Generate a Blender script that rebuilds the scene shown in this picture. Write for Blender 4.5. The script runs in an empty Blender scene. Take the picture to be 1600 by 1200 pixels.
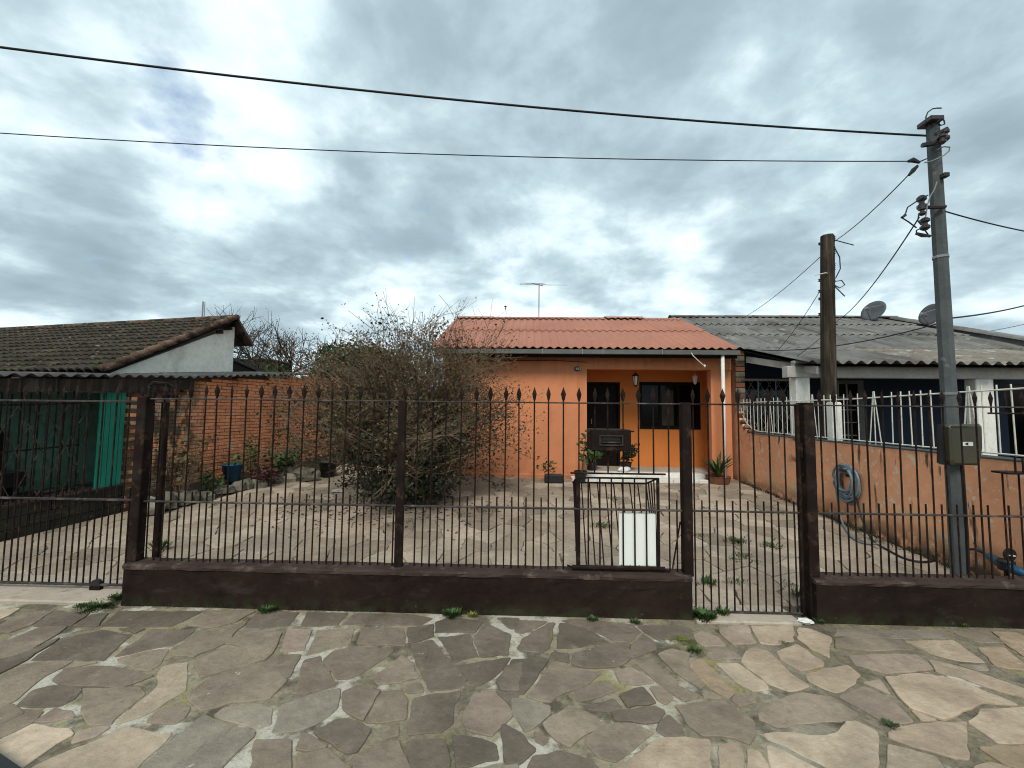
import bpy, math, random
import numpy as np
from mathutils import Vector, Matrix, noise as mnoise
R_ = random.Random(11)
sc = bpy.context.scene
COL = sc.collection

# ------------------------------------------------------------------ camera
CAM_D, YAW, PITCH, ROLL, CAM_H, F_PX = 3.5587, .0303, .0621, .0104, 1.68, 640.0
def cam_axes():
    f = np.array([-math.sin(YAW)*math.cos(PITCH), math.cos(YAW)*math.cos(PITCH), math.sin(PITCH)])
    r = np.array([math.cos(YAW), math.sin(YAW), 0]); u = np.cross(r, f)
    c, s = math.cos(ROLL), math.sin(ROLL)
    return c*r+s*u, -s*r+c*u, f
AX = cam_axes()
cam_data = bpy.data.cameras.new('camera'); cam = bpy.data.objects.new('camera', cam_data); COL.objects.link(cam)
cam_data.sensor_fit = 'HORIZONTAL'; cam_data.sensor_width = 36; cam_data.lens = F_PX/1600*36
cam_data.clip_start = .05; cam_data.clip_end = 2000
mw = Matrix.Identity(4)
for i in range(3):
    mw[i][0], mw[i][1], mw[i][2] = AX[0][i], AX[1][i], -AX[2][i]
mw[0][3], mw[1][3], mw[2][3] = 0, -CAM_D, CAM_H
cam.matrix_world = mw
sc.camera = cam

# ------------------------------------------------------------------ sky, sun, exposure
SUN_EL, SUN_AZ = 48, 188          # azimuth measured clockwise from +Y: the sun stands behind the viewer
w = bpy.data.worlds.new('World'); sc.world = w; w.use_nodes = True
nt = w.node_tree; nt.nodes.clear()
def N(tree, t, **k):
    n = tree.nodes.new(t)
    for a, b in k.items(): setattr(n, a, b)
    return n
def L(tree, a, b): tree.links.new(a, b)
out = N(nt, 'ShaderNodeOutputWorld'); bg = N(nt, 'ShaderNodeBackground')
sky = N(nt, 'ShaderNodeTexSky', sky_type='NISHITA'); sky.sun_disc = False
sky.sun_elevation = math.radians(SUN_EL); sky.sun_rotation = math.radians(SUN_AZ)
tc = N(nt, 'ShaderNodeTexCoord'); sep = N(nt, 'ShaderNodeSeparateXYZ'); L(nt, tc.outputs['Generated'], sep.inputs[0])
mz = N(nt, 'ShaderNodeMath', operation='MAXIMUM'); L(nt, sep.outputs[2], mz.inputs[0]); mz.inputs[1].default_value = 0
az = N(nt, 'ShaderNodeMath', operation='ADD'); L(nt, mz.outputs[0], az.inputs[0]); az.inputs[1].default_value = .27
dx = N(nt, 'ShaderNodeMath', operation='DIVIDE'); L(nt, sep.outputs[0], dx.inputs[0]); L(nt, az.outputs[0], dx.inputs[1])
dy = N(nt, 'ShaderNodeMath', operation='DIVIDE'); L(nt, sep.outputs[1], dy.inputs[0]); L(nt, az.outputs[0], dy.inputs[1])
cmb = N(nt, 'ShaderNodeCombineXYZ'); L(nt, dx.outputs[0], cmb.inputs[0]); L(nt, dy.outputs[0], cmb.inputs[1]); cmb.inputs[2].default_value = 3.7
def wnoise(scale, detail, rough, off, dist=0):
    v = N(nt, 'ShaderNodeVectorMath', operation='ADD'); L(nt, cmb.outputs[0], v.inputs[0]); v.inputs[1].default_value = off
    n = N(nt, 'ShaderNodeTexNoise'); n.inputs['Scale'].default_value = scale; n.inputs['Detail'].default_value = detail
    n.inputs['Roughness'].default_value = rough; n.inputs['Distortion'].default_value = dist
    L(nt, v.outputs[0], n.inputs['Vector']); return n.outputs['Fac']
def wmath(op, a, b):
    m = N(nt, 'ShaderNodeMath', operation=op)
    for i, x in enumerate((a, b)):
        if isinstance(x, (int, float)): m.inputs[i].default_value = x
        else: L(nt, x, m.inputs[i])
    return m.outputs[0]
n1 = wnoise(2.3, 11, .53, (4.3, 3.1, 0), .15); n2 = wnoise(.7, 3, .5, (7.7, 1.4, 2)); n3 = wnoise(4.6, 8, .6, (1.1, 9.3, 4), .3)
mixn = wmath('ADD', wmath('ADD', wmath('MULTIPLY', n1, .62), wmath('MULTIPLY', n2, .40)), wmath('MULTIPLY', n3, .20))
rmp = N(nt, 'ShaderNodeValToRGB'); L(nt, mixn, rmp.inputs[0]); e = rmp.color_ramp.elements
e[0].position = .45; e[0].color = (.185, .245, .28, 1); e[1].position = .74; e[1].color = (.62, .68, .69, 1)
for pos, c in ((.53, (.225, .295, .335, 1)), (.595, (.30, .385, .425, 1)), (.65, (.43, .52, .55, 1))):
    x = e.new(pos); x.color = c
sk = N(nt, 'ShaderNodeVectorMath', operation='SCALE'); L(nt, sky.outputs[0], sk.inputs[0]); sk.inputs['Scale'].default_value = .11
hole = N(nt, 'ShaderNodeMapRange'); hole.inputs['From Min'].default_value = .62; hole.inputs['From Max'].default_value = .70
L(nt, wnoise(1.9, 7, .55, (31.3, 12.1, 8)), hole.inputs['Value'])
hm = wmath('MULTIPLY', hole.outputs[0], .75)
mx = N(nt, 'ShaderNodeMix', data_type='RGBA'); L(nt, hm, mx.inputs['Factor']); L(nt, rmp.outputs[0], mx.inputs['A']); L(nt, sk.outputs[0], mx.inputs['B'])
L(nt, mx.outputs['Result'], bg.inputs[0]); bg.inputs[1].default_value = 1.0; L(nt, bg.outputs[0], out.inputs[0])

sd = bpy.data.lights.new('sun', 'SUN'); so = bpy.data.objects.new('sun', sd); COL.objects.link(so)
sd.energy = 1.5; sd.angle = math.radians(20); sd.color = (1, .94, .85)
el, azr = math.radians(SUN_EL), math.radians(SUN_AZ)
sdir = Vector((math.sin(azr)*math.cos(el), math.cos(azr)*math.cos(el), math.sin(el)))
so.rotation_euler = sdir.to_track_quat('Z', 'Y').to_euler()
so.location = (-4, -8, 9)
vs = sc.view_settings; vs.view_transform = 'Standard'; vs.look = 'None'; vs.exposure = 0.92; vs.gamma = 1; vs.use_curve_mapping = False
sc.cycles.use_denoising = True; sc.cycles.filter_width = 1.1; sc.cycles.use_adaptive_sampling = True; sc.cycles.adaptive_threshold = .02
sc.cycles.max_bounces = 4; sc.cycles.diffuse_bounces = 3; sc.cycles.glossy_bounces = 2

# ------------------------------------------------------------------ pixel -> place helpers (1600 x 1200 photo pixels)
def ray(px, py):
    c = np.array([(px-800)/F_PX, (600-py)/F_PX, 1.0])
    return np.array([0, -CAM_D, CAM_H]), c[0]*AX[0]+c[1]*AX[1]+c[2]*AX[2]
def atY(px, py, Y):
    o, d = ray(px, py); return Vector(o+d*((Y-o[1])/d[1]))
def atX(px, py, X):
    o, d = ray(px, py); return Vector(o+d*((X-o[0])/d[0]))
def atZ(px, py, Z):
    o, d = ray(px, py); return Vector(o+d*((Z-o[2])/d[2]))
SL = .04                                       # the yard rises towards the house
def atG(px, py):
    o, d = ray(px, py); t = (SL*o[1]-o[2])/(d[2]-SL*d[1]); return Vector(o+d*t)
# the left neighbour's lot stands turned by about 12 degrees: u across, v along the boundary
BA = math.atan(.21); BU = Vector((math.cos(BA), -math.sin(BA), 0)); BV = Vector((math.sin(BA), math.cos(BA), 0)); BO = Vector((-6.5, 0, 0))
def LB(u, v, z): return BO+BU*u+BV*v+Vector((0, 0, z))
def atU(px, py, u):                            # ray against the vertical plane u = const, returned as (v, z)
    o, d = ray(px, py); o = Vector(o); d = Vector(d)
    t = (u-(o-BO).dot(BU))/d.dot(BU); P = o+d*t
    return (P-BO).dot(BV), P.z

# ------------------------------------------------------------------ mesh helpers
class MB:
    def __init__(s): s.v = []; s.f = []; s.sm = False
    def add(s, vs, fs):
        b = len(s.v); s.v += [tuple(p) for p in vs]; s.f += [tuple(b+i for i in f) for f in fs]; return s
    def box(s, x0, x1, y0, y1, z0, z1):
        return s.add([(x0,y0,z0),(x1,y0,z0),(x1,y1,z0),(x0,y1,z0),(x0,y0,z1),(x1,y0,z1),(x1,y1,z1),(x0,y1,z1)],
                     [(0,3,2,1),(4,5,6,7),(0,1,5,4),(1,2,6,5),(2,3,7,6),(3,0,4,7)])
    def bbox(s, x0, x1, y0, y1, z0, z1, b=.01):
        """box with chamfered edges"""
        cx, cy, cz = (x0+x1)/2, (y0+y1)/2, (z0+z1)/2; hx, hy, hz = (x1-x0)/2, (y1-y0)/2, (z1-z0)/2
        b = min(b, hx*.9, hy*.9, hz*.9); vs = []; idx = {}
        for sx in (-1, 1):
            for sy in (-1, 1):
                for sz in (-1, 1):
                    for k in range(3):
                        p = [cx+sx*(hx-b), cy+sy*(hy-b), cz+sz*(hz-b)]; p[k] += (sx, sy, sz)[k]*b
                        idx[sx, sy, sz, k] = len(vs); vs.append(p)
        fs = []
        def face(l, c):
            P = [Vector(vs[i]) for i in l]; n = (P[1]-P[0]).cross(P[2]-P[0]); ctr = sum(P, Vector())/len(P)
            if n.dot(ctr-Vector((cx, cy, cz))) < 0: l = l[::-1]
            fs.append(tuple(l))
        for k in range(3):
            a, c = [q for q in range(3) if q != k]
            for sg in (-1, 1):
                l = []
                for (p, q) in ((-1,-1),(1,-1),(1,1),(-1,1)):
                    t = [0,0,0]; t[k] = sg; t[a] = p; t[c] = q; l.append(idx[tuple(t)+(k,)])
                face(l, 0)
            for p in (-1, 1):
                for q in (-1, 1):
                    l = []
                    for (sg, kk) in ((-1, a), (1, a), (1, c), (-1, c)):
                        t = [0,0,0]; t[k] = sg; t[a] = p; t[c] = q; l.append(idx[tuple(t)+(kk,)])
                    face(l, 0)
        for sx in (-1, 1):
            for sy in (-1, 1):
                for sz in (-1, 1): face([idx[sx, sy, sz, k] for k in range(3)], 0)
        return s.add(vs, fs)
    def prism(s, poly, axis, a0, a1):
        """polygon extruded along an axis; poly in the two other coordinates"""
        n = len(poly)
        def pt(q, a):
            if axis == 'x': return (a, q[0], q[1])
            if axis == 'y': return (q[0], a, q[1])
            return (q[0], q[1], a)
        vs = [pt(q, a0) for q in poly]+[pt(q, a1) for q in poly]
        fs = [tuple(range(n))[::-1], tuple(range(n, 2*n))]+[(i, (i+1) % n, n+(i+1) % n, n+i) for i in range(n)]
        return s.add(vs, fs)
    def tube(s, pts, r, n=6, cap=True):
        pts = [Vector(p) for p in pts]; m = len(pts); b = len(s.v)
        rs = r if isinstance(r, (list, tuple)) else [r]*m
        up = Vector((0, 0, 1)); pn = None
        for i, p in enumerate(pts):
            t = (pts[min(i+1, m-1)]-pts[max(i-1, 0)])
            t = t.normalized() if t.length > 1e-9 else Vector((0, 0, 1))
            if pn is None: a = t.cross(up) if abs(t.z) < .95 else t.cross(Vector((1, 0, 0)))
            else: a = pn-t*pn.dot(t)
            if a.length < 1e-6: a = t.orthogonal()
            a.normalize(); pn = a; c = t.cross(a)
            for k in range(n):
                an = 2*math.pi*k/n+math.pi/4
                q = p+(a*math.cos(an)+c*math.sin(an))*rs[i]; s.v.append((q.x, q.y, q.z))
        for i in range(m-1):
            for k in range(n):
                s.f.append((b+i*n+k, b+i*n+(k+1) % n, b+(i+1)*n+(k+1) % n, b+(i+1)*n+k))
        if cap and n > 2:
            s.f.append(tuple(b+k for k in range(n))[::-1]); s.f.append(tuple(b+(m-1)*n+k for k in range(n)))
        return s
    def lathe(s, prof, c=(0, 0, 0), n=16):
        b = len(s.v); m = len(prof)
        for (r, z) in prof:
            for k in range(n):
                an = 2*math.pi*k/n; s.v.append((c[0]+r*math.cos(an), c[1]+r*math.sin(an), c[2]+z))
        for i in range(m-1):
            for k in range(n): s.f.append((b+i*n+k, b+i*n+(k+1) % n, b+(i+1)*n+(k+1) % n, b+(i+1)*n+k))
        s.f.append(tuple(b+k for k in range(n))[::-1]); s.f.append(tuple(b+(m-1)*n+k for k in range(n)))
        return s
    def mesh(s, name):
        me = bpy.data.meshes.new(name); me.from_pydata(s.v, [], s.f); me.update()
        if s.sm:
            for p in me.polygons: p.use_smooth = True
        return me
WL = {}
def put(geo, name, mat, parent=None, loc=(0, 0, 0), rot=None, smooth=False):
    """link geometry (MB or mesh, given in world coordinates relative to loc) as one object"""
    if isinstance(geo, MB):
        geo.sm = geo.sm or smooth; geo = geo.mesh(name)
    if mat is not None and len(geo.materials) == 0: geo.materials.append(mat)
    o = bpy.data.objects.new(name, geo); COL.objects.link(o)
    loc = Vector(loc)
    if parent is not None:
        o.parent = parent; o.location = loc-WL[parent.name]
    else: o.location = loc
    WL[o.name] = loc
    if rot is not None: o.rotation_euler = rot
    return o
def tag(o, label=None, cat=None, group=None, kind=None):
    if label: o['label'] = label
    if cat: o['category'] = cat
    if group: o['group'] = group
    if kind: o['kind'] = kind
    return o
def thing(name, label, cat, loc=(0, 0, 0), group=None):
    o = bpy.data.objects.new(name, None); COL.objects.link(o); o.location = loc; o.empty_display_size = .1
    WL[o.name] = Vector(loc); return tag(o, label, cat, group)

# ------------------------------------------------------------------ materials
MATS = {}
def M(name, col, rough=.85, var=.18, scale=3.0, bump=.25, bscale=45, spec=.25, metal=0.0, rnd=0.0, stains=(), fine=.12, bdist=.01):
    """procedural material on world position; stains: (colour, scale(s), lo, hi, strength, z-range or None)"""
    if name in MATS: return MATS[name]
    m = bpy.data.materials.new(name); m.use_nodes = True; t = m.node_tree; b = t.nodes['Principled BSDF']
    b.inputs['Roughness'].default_value = rough; b.inputs['Metallic'].default_value = metal
    b.inputs['Specular IOR Level'].default_value = spec
    g = N(t, 'ShaderNodeNewGeometry')
    def noise(sc_, detail=5, rg=.55, off=(0, 0, 0)):
        mp = N(t, 'ShaderNodeMapping'); L(t, g.outputs['Position'], mp.inputs[0]); mp.inputs['Location'].default_value = off
        if isinstance(sc_, (tuple, list)): mp.inputs['Scale'].default_value = sc_; s0 = 1
        else: s0 = sc_
        n = N(t, 'ShaderNodeTexNoise'); n.inputs['Scale'].default_value = s0; n.inputs['Detail'].default_value = detail; n.inputs['Roughness'].default_value = rg
        L(t, mp.outputs[0], n.inputs['Vector']); return n.outputs['Fac']
    def rng(v, a, b_, c, d):
        r = N(t, 'ShaderNodeMapRange'); L(t, v, r.inputs['Value'])
        for k, x in zip(('From Min', 'From Max', 'To Min', 'To Max'), (a, b_, c, d)): r.inputs[k].default_value = x
        return r.outputs[0]
    def mul(a, c, op='MULTIPLY'):
        x = N(t, 'ShaderNodeMath', operation=op)
        for i, q in enumerate((a, c)):
            if isinstance(q, (int, float)): x.inputs[i].default_value = q
            else: L(t, q, x.inputs[i])
        return x.outputs[0]
    val = mul(rng(noise(scale), .3, .7, 1-var, 1+var), rng(noise(scale*9, 6, .6, (3, 1, 7)), .25, .75, 1-fine, 1+fine))
    if rnd:
        oi = N(t, 'ShaderNodeObjectInfo'); val = mul(val, rng(oi.outputs['Random'], 0, 1, 1-rnd, 1+rnd))
    cs = N(t, 'ShaderNodeVectorMath', operation='SCALE'); cs.inputs[0].default_value = col; L(t, val, cs.inputs['Scale'])
    cur = cs.outputs[0]
    for k, st in enumerate(stains):
        c2, s2, lo, hi, amt = st[:5]
        mk = mul(rng(noise(s2, 7, .62, (k*5.3+1.7, k*2.9, k*4.1)), lo, hi, 0, 1), amt)
        if len(st) > 5 and st[5]:
            sp = N(t, 'ShaderNodeSeparateXYZ'); L(t, g.outputs['Position'], sp.inputs[0])
            for ax, a0, a1 in st[5]: mk = mul(mk, rng(sp.outputs['xyz'.index(ax)], a0, a1, 0, 1))
        mxx = N(t, 'ShaderNodeMix', data_type='RGBA'); L(t, mk, mxx.inputs['Factor']); L(t, cur, mxx.inputs['A'])
        mxx.inputs['B'].default_value = (*c2, 1); cur = mxx.outputs['Result']
    L(t, cur, b.inputs['Base Color'])
    if bump:
        bp = N(t, 'ShaderNodeBump'); bp.inputs['Strength'].default_value = bump; bp.inputs['Distance'].default_value = bdist
        h = mul(noise(bscale, 6, .65, (9, 4, 2)), mul(noise(bscale*.18, 4, .6, (2, 8, 1)), 1.5), 'ADD')
        L(t, h, bp.inputs['Height']); L(t, bp.outputs[0], b.inputs['Normal'])
    MATS[name] = m; return m
BLK = (.012, .012, .01); MOSS = (.035, .045, .018); LIME = (.62, .60, .54); DIRT = (.07, .058, .045)
m_iron = M('brown painted iron', (.0120, .0072, .0060), .65, .25, 6, .15, 60, .1, stains=(((.07, .036, .02), 11, .56, .66, .7), ((.035, .026, .022), 5, .5, .7, .6)))
m_rail = M('worn rail paint', (.030, .023, .020), .5, .3, 8, .15, 60, .3, stains=(((.16, .13, .11), 9, .5, .66, .6),))
m_lowwall = M('dark brown painted plaster', (.0175, .0108, .0084), .85, .35, 1.6, .5, 28, .1, fine=.25, bdist=.012,
              stains=(((.06, .045, .042), (3, 3, 9), .58, .75, .5), ((.03, .034, .017), 6, .42, .6, .9, (('z', .10, .0),)), ((.10, .085, .075), 13, .66, .74, .5)))
m_lowtop = M('worn brown wall coping', (.046, .031, .027), .9, .3, 4, .5, 35, .1, stains=(((.16, .13, .11), 7, .55, .7, .6), (BLK, 5, .62, .72, .5)))
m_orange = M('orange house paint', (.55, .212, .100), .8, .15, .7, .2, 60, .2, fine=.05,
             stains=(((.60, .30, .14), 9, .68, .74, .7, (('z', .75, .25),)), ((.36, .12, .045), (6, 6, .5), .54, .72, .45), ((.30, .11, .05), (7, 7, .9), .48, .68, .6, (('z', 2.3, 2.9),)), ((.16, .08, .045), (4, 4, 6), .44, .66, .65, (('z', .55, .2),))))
m_orange_shade = M('house orange with porch shade', (.54, .175, .042), .8, .08, .8, .12, 60, .2, fine=.04)  # house orange deepened: shading of the porch recess put into the colour
m_part = M('peeling salmon wall paint', (.72, .34, .185), .85, .13, 1.3, .45, 38, .2, fine=.10, bdist=.008,
           stains=(((.60, .36, .22), 4, .53, .62, .35), ((.62, .54, .43), 15, .60, .64, .9), ((.60, .50, .38), 6, .60, .64, .8), ((.54, .41, .22), (2.2, 2.2, 3), .50, .62, .65, (('z', .85, .3),)),
                   ((.030, .024, .018), (1.0, 6.5, 1.3), .60, .66, .9, (('z', .2, .7),)), ((.030, .024, .018), (9, 1.7, 5), .50, .60, .9, (('y', 3.0, 3.2), ('y', 3.75, 3.5))), ((.04, .04, .025), (6, 6, 6), .36, .52, .95, (('z', .45, .12),))))
m_brick = M('orange painted brick', (.70, .29, .145), .9, .22, 2.2, .5, 50, .15, rnd=.13, fine=.15,
            stains=(((.62, .52, .40), (3, 3, 6), .56, .66, .8, (('z', 1.9, .7),)), ((.42, .33, .23), 7, .47, .56, .9, (('y', 3.75, 3.35),)),
                    ((.075, .062, .04), (5.0, 5.0, 2.4), .44, .54, .95, (('y', 3.75, 3.35),)), ((.06, .052, .035), (2, 2, 2), .62, .74, .85), ((.10, .085, .05), 3, .42, .6, .85, (('z', .9, .3),))))
m_mortar_wall = M('brick joint mortar', (.16, .062, .032), .95, .3, 3, .5, 50, .1, stains=(((.09, .075, .05), 4, .4, .6, .8, (('y', 3.75, 3.15),)),))
m_terra = M('terracotta painted fibre cement', (.33, .145, .098), .75, .10, 1.1, .2, 60, .25, fine=.06, stains=(((.26, .10, .07), (7, .8, .8), .58, .75, .5), ((.5, .23, .16), 3, .6, .75, .4)))
m_grey_sheet = M('weathered grey fibre cement', (.155, .150, .140), .9, .25, 1.4, .3, 60, .15, fine=.15, rnd=.1,
                 stains=(((.065, .06, .052), (2.2, .7, .7), .48, .66, .85), ((.36, .35, .33), 3, .6, .72, .6)))
m_moss_sheet = M('lichen stained fibre cement edge', (.19, .172, .145), .9, .25, 2, .3, 60, .15, rnd=.1, stains=(((.17, .115, .07), 4, .52, .65, .6), ((.40, .39, .36), 3, .56, .68, .8), ((.06, .05, .04), 6, .58, .7, .7)))
m_dark_sheet = M('blackened corrugated sheet', (.06, .06, .056), .85, .3, 2, .3, 50, .2, stains=(((.25, .25, .24), 5, .58, .7, .6),))
m_tile = M('blackened clay roof tile', (.042, .035, .028), .95, .35, 2.2, .5, 40, .1, rnd=.3, fine=.25, stains=(((.26, .23, .17), 6, .60, .70, .75), ((.16, .08, .05), 4, .58, .7, .6), ((.05, .055, .03), 3, .5, .65, .6)))
m_tile_edge = M('clay verge tile', (.12, .078, .054), .95, .3, 4, .5, 40, .1, rnd=.3, stains=((BLK, 5, .48, .62, .8), ((.30, .26, .19), 7, .58, .68, .7)))
m_white = M('dirty white plaster', (.80, .77, .69), .85, .12, 1.4, .25, 40, .2, stains=(((.40, .36, .29), (2, 2, .8), .52, .7, .6), ((.2, .18, .15), 7, .66, .74, .6)))
m_whitepaint = M('chalky white paint', (.66, .65, .60), .75, .10, 4, .3, 60, .25, stains=(((.38, .36, .32), 8, .58, .7, .6),))
m_beam = M('greyed white timber', (.42, .40, .37), .85, .18, (3), .3, 50, .2, stains=(((.15, .13, .11), (1, 6, 8), .55, .7, .6),))
m_navy = M('navy blue wall paint', (.010, .020, .045), .7, .2, 1.2, .15, 50, .3)
m_teal = M('faded green plaster', (.19, .36, .27), .85, .16, 1.2, .2, 40, .2, stains=(((.03, .05, .035), (1.5, 1.5, 1), .52, .72, .7),))
m_teal2 = M('bright teal painted boards', (.008, .16, .11), .6, .2, 2, .2, 40, .35, rnd=.15, stains=(((.004, .07, .05), (6, 6, .8), .55, .7, .6), ((.5, .6, .5), 22, .70, .74, .8)))
m_black = M('black interior', (.008, .007, .006), .6, .2, 4, .1, 40, .3)
m_darkwood = M('dark stained wood', (.0075, .005, .004), .6, .3, 5, .2, 60, .12)
m_gutter = M('grey metal gutter', (.13, .13, .12), .5, .15, 3, .1, 40, .4, stains=(((.09, .085, .075), (2, 6, 6), .5, .7, .6),))
m_conc = M('grey concrete', (.078, .088, .088), .9, .18, 2.5, .4, 50, .15, stains=(((.30, .31, .30), 7, .62, .7, .5), ((.07, .075, .07), (9, 9, 1), .55, .7, .6)))
m_slab = M('pale cement slab', (.36, .31, .25), .9, .15, 2, .4, 45, .15, stains=(((.12, .10, .08), (4, 7, 4), .6, .66, .7), ((.07, .075, .04), 5, .62, .74, .5)))
m_wood = M('weathered dark pole wood', (.036, .028, .021), .95, .3, 3, .6, 40, .1, stains=(((.12, .10, .075), (16, 16, 1), .52, .68, .7), ((.015, .012, .01), (20, 20, 1.2), .55, .65, .8)))
m_cable = M('black cable', (.010, .010, .013), .6, .1, 3, 0, spec=.3)
m_greycable = M('grey cable', (.16, .17, .18), .6, .1, 3, 0, spec=.3)
m_insul = M('brown porcelain insulator', (.022, .014, .014), .3, .2, 4, 0, spec=.5)
m_whitewire = M('white painted railing', (.62, .60, .52), .6, .12, 9, .1, 60, .3, stains=(((.18, .12, .08), 11, .6, .7, .7),))
m_metal = M('dull metal', (.25, .25, .25), .45, .15, 5, .1, 40, .5, metal=.7)
m_olive = M('olive grey meter cover', (.050, .046, .026), .35, .12, 3, .1, 40, .5, stains=(((.04, .036, .022), (3, 3, 2), .52, .7, .6),))
m_bluepl = M('blue plastic', (.010, .075, .14), .45, .15, 4, .1, 40, .4, stains=(((.05, .08, .09), 6, .58, .7, .5),))
m_hose = M('faded blue grey garden hose', (.13, .18, .21), .5, .2, 5, .05, 40, .4)
m_blackpl = M('black plastic', (.013, .013, .013), .5, .2, 4, .1, 40, .4)
m_clay = M('clay pot', (.16, .07, .04), .9, .2, 5, .3, 40, .2)
m_whiteboard = M('white enamelled panel', (.74, .77, .72), .4, .04, 2, .05, 30, .4, fine=.02, stains=(((.42, .42, .38), (1, 1, 9), .66, .72, .5),))
m_glass = bpy.data.materials.new('dark window glass'); m_glass.use_nodes = True
_b = m_glass.node_tree.nodes['Principled BSDF']; _b.inputs['Base Color'].default_value = (.003, .003, .003, 1); _b.inputs['Roughness'].default_value = .08; _b.inputs['Specular IOR Level'].default_value = .2
m_clear = bpy.data.materials.new('lantern glass'); m_clear.use_nodes = True
_b = m_clear.node_tree.nodes['Principled BSDF']; _b.inputs['Base Color'].default_value = (.65, .66, .62, 1); _b.inputs['Roughness'].default_value = .2
m_leafd = M('dark glossy leaf', (.026, .033, .016), .55, .45, 5, 0, spec=.35, rnd=.0, fine=.4)
m_leafb = M('dull olive leaf', (.105, .078, .036), .7, .45, 5, 0, spec=.2, fine=.4)
m_leafg = M('green weed leaf', (.042, .078, .020), .65, .45, 9, 0, spec=.3, fine=.35)
m_leafy = M('yellow green moss leaf', (.14, .17, .03), .7, .4, 9, 0, spec=.2, fine=.35)
m_leafr = M('red brown leaf', (.075, .028, .025), .7, .4, 8, 0, spec=.25, fine=.3)
m_leaft = M('mid green tree leaf', (.040, .058, .020), .65, .4, 1.5, 0, spec=.3, fine=.4)
m_twig = M('grey brown bark', (.125, .088, .058), .9, .35, 4, .2, 60, .1, fine=.25)
m_bark = M('dark bark', (.055, .043, .034), .9, .35, 4, .3, 60, .1, fine=.25)
m_rubble = M('dirty rubble stone', (.16, .145, .115), .95, .35, 5, .6, 40, .1, rnd=.35, stains=((MOSS, 6, .48, .65, .7),))
m_litter = M('crumpled white plastic', (.62, .62, .60), .5, .2, 9, .4, 30, .4)
m_soil = M('dark soil', (.035, .027, .018), .95, .4, 8, .6, 40, .1)
m_earth = M('dry earth', (.13, .105, .075), .95, .3, .6, .5, 20, .1)
m_asph = M('asphalt', (.05, .05, .048), .95, .25, .8, .5, 60, .1)
m_green = M('green painted sheet', (.045, .12, .035), .7, .15, 2, .1, 40, .3)
def stone_mat(name, col, st=.6):
    return M(name, col, .9, .24, 1.7, .9, 26, .15, rnd=.16, fine=.17, bdist=.010,
             stains=((tuple(c*.58 for c in col), 2.6, .50, .66, st), (tuple(c*.6 for c in col), 19, .60, .68, .4), (tuple(min(1, c*1.35+.02) for c in col), 6.5, .58, .72, .55), (tuple(c*.45 for c in col), (24, 3, 3), .64, .70, .4), ((.55, .52, .45), 13, .69, .72, .6)))
STONE = {'d': stone_mat('slate dark flagstone', (.145, .119, .092)), 'm': stone_mat('brown grey flagstone', (.215, .174, .131)),
         'g': stone_mat('grey green flagstone', (.228, .198, .154)), 'l': stone_mat('pale flagstone', (.37, .30, .22)),
         'b': stone_mat('beige flagstone', (.36, .282, .205)), 'p': stone_mat('pinkish flagstone', (.265, .210, .163)),
         'o': stone_mat('ochre flagstone', (.275, .207, .140))}
DSTONE = [stone_mat('driveway beige stone', (.315, .252, .190), .3), stone_mat('driveway pale stone', (.35, .285, .220), .3), stone_mat('driveway tan stone', (.285, .225, .168), .3), stone_mat('driveway grey stone', (.235, .190, .142), .4)]
m_joint = M('sidewalk joint mortar', (.175, .152, .110), .95, .3, 4, .8, 40, .1, fine=.3, bdist=.012,
            stains=(((.27, .24, .165), 3.4, .44, .54, .9, (('x', 1.9, .5),)), ((.46, .44, .37), 2.3, .51, .57, .85, (('x', 1.9, .5),)), ((.50, .48, .41), 2.7, .61, .65, .85), ((.25, .22, .10), 3.3, .55, .66, .8), ((.06, .053, .038), 3.1, .54, .64, .8), ((.045, .055, .02), 6, .61, .70, .8), ((.07, .06, .042), 22, .56, .66, .5)))
m_djoint = M('driveway joint', (.10, .085, .062), .95, .35, 4, .8, 40, .1, fine=.3, bdist=.01,
             stains=(((.46, .43, .37), 1.6, .46, .58, .9, (('x', 1.2, -.5),)), ((.035, .032, .024), 2.6, .52, .66, .8), ((.05, .065, .02), 4, .6, .72, .8)))

# ------------------------------------------------------------------ polygons and stones
def poly_area(P): return .5*sum(P[i][0]*P[(i+1) % len(P)][1]-P[(i+1) % len(P)][0]*P[i][1] for i in range(len(P)))
def centroid(P): return (sum(p[0] for p in P)/len(P), sum(p[1] for p in P)/len(P))
def clip(P, a, b, c):
    """keep a*x+b*y<=c"""
    o = []
    for i in range(len(P)):
        p, q = P[i], P[(i+1) % len(P)]; dp, dq = a*p[0]+b*p[1]-c, a*q[0]+b*q[1]-c
        if dp <= 0: o.append(p)
        if dp*dq < 0:
            t = dp/(dp-dq); o.append((p[0]+t*(q[0]-p[0]), p[1]+t*(q[1]-p[1])))
    return o
def voronoi(seeds, box, asp=1.0):
    S = np.array(seeds); res = []
    for i, s in enumerate(seeds):
        P = [(box[0], box[2]), (box[1], box[2]), (box[1], box[3]), (box[0], box[3])]
        d = np.hypot(S[:, 0]-s[0], S[:, 1]-s[1])
        for j in np.argsort(d)[1:26]:
            q = seeds[j]; a, b = q[0]-s[0], q[1]-s[1]; c = (q[0]**2+q[1]**2-s[0]**2-s[1]**2)/2
            P = clip(P, a, b, c)
            if len(P) < 3: break
        res.append(P)
    return res
def inset(P, d):
    """shrink a convex-ish polygon towards the centroid by about d"""
    cx, cy = centroid(P); o = []
    for (x, y) in P:
        r = math.hypot(x-cx, y-cy); k = max(.55, 1-d*1.25/max(r, 1e-4)); o.append((cx+(x-cx)*k, cy+(y-cy)*k))
    return o
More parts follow.
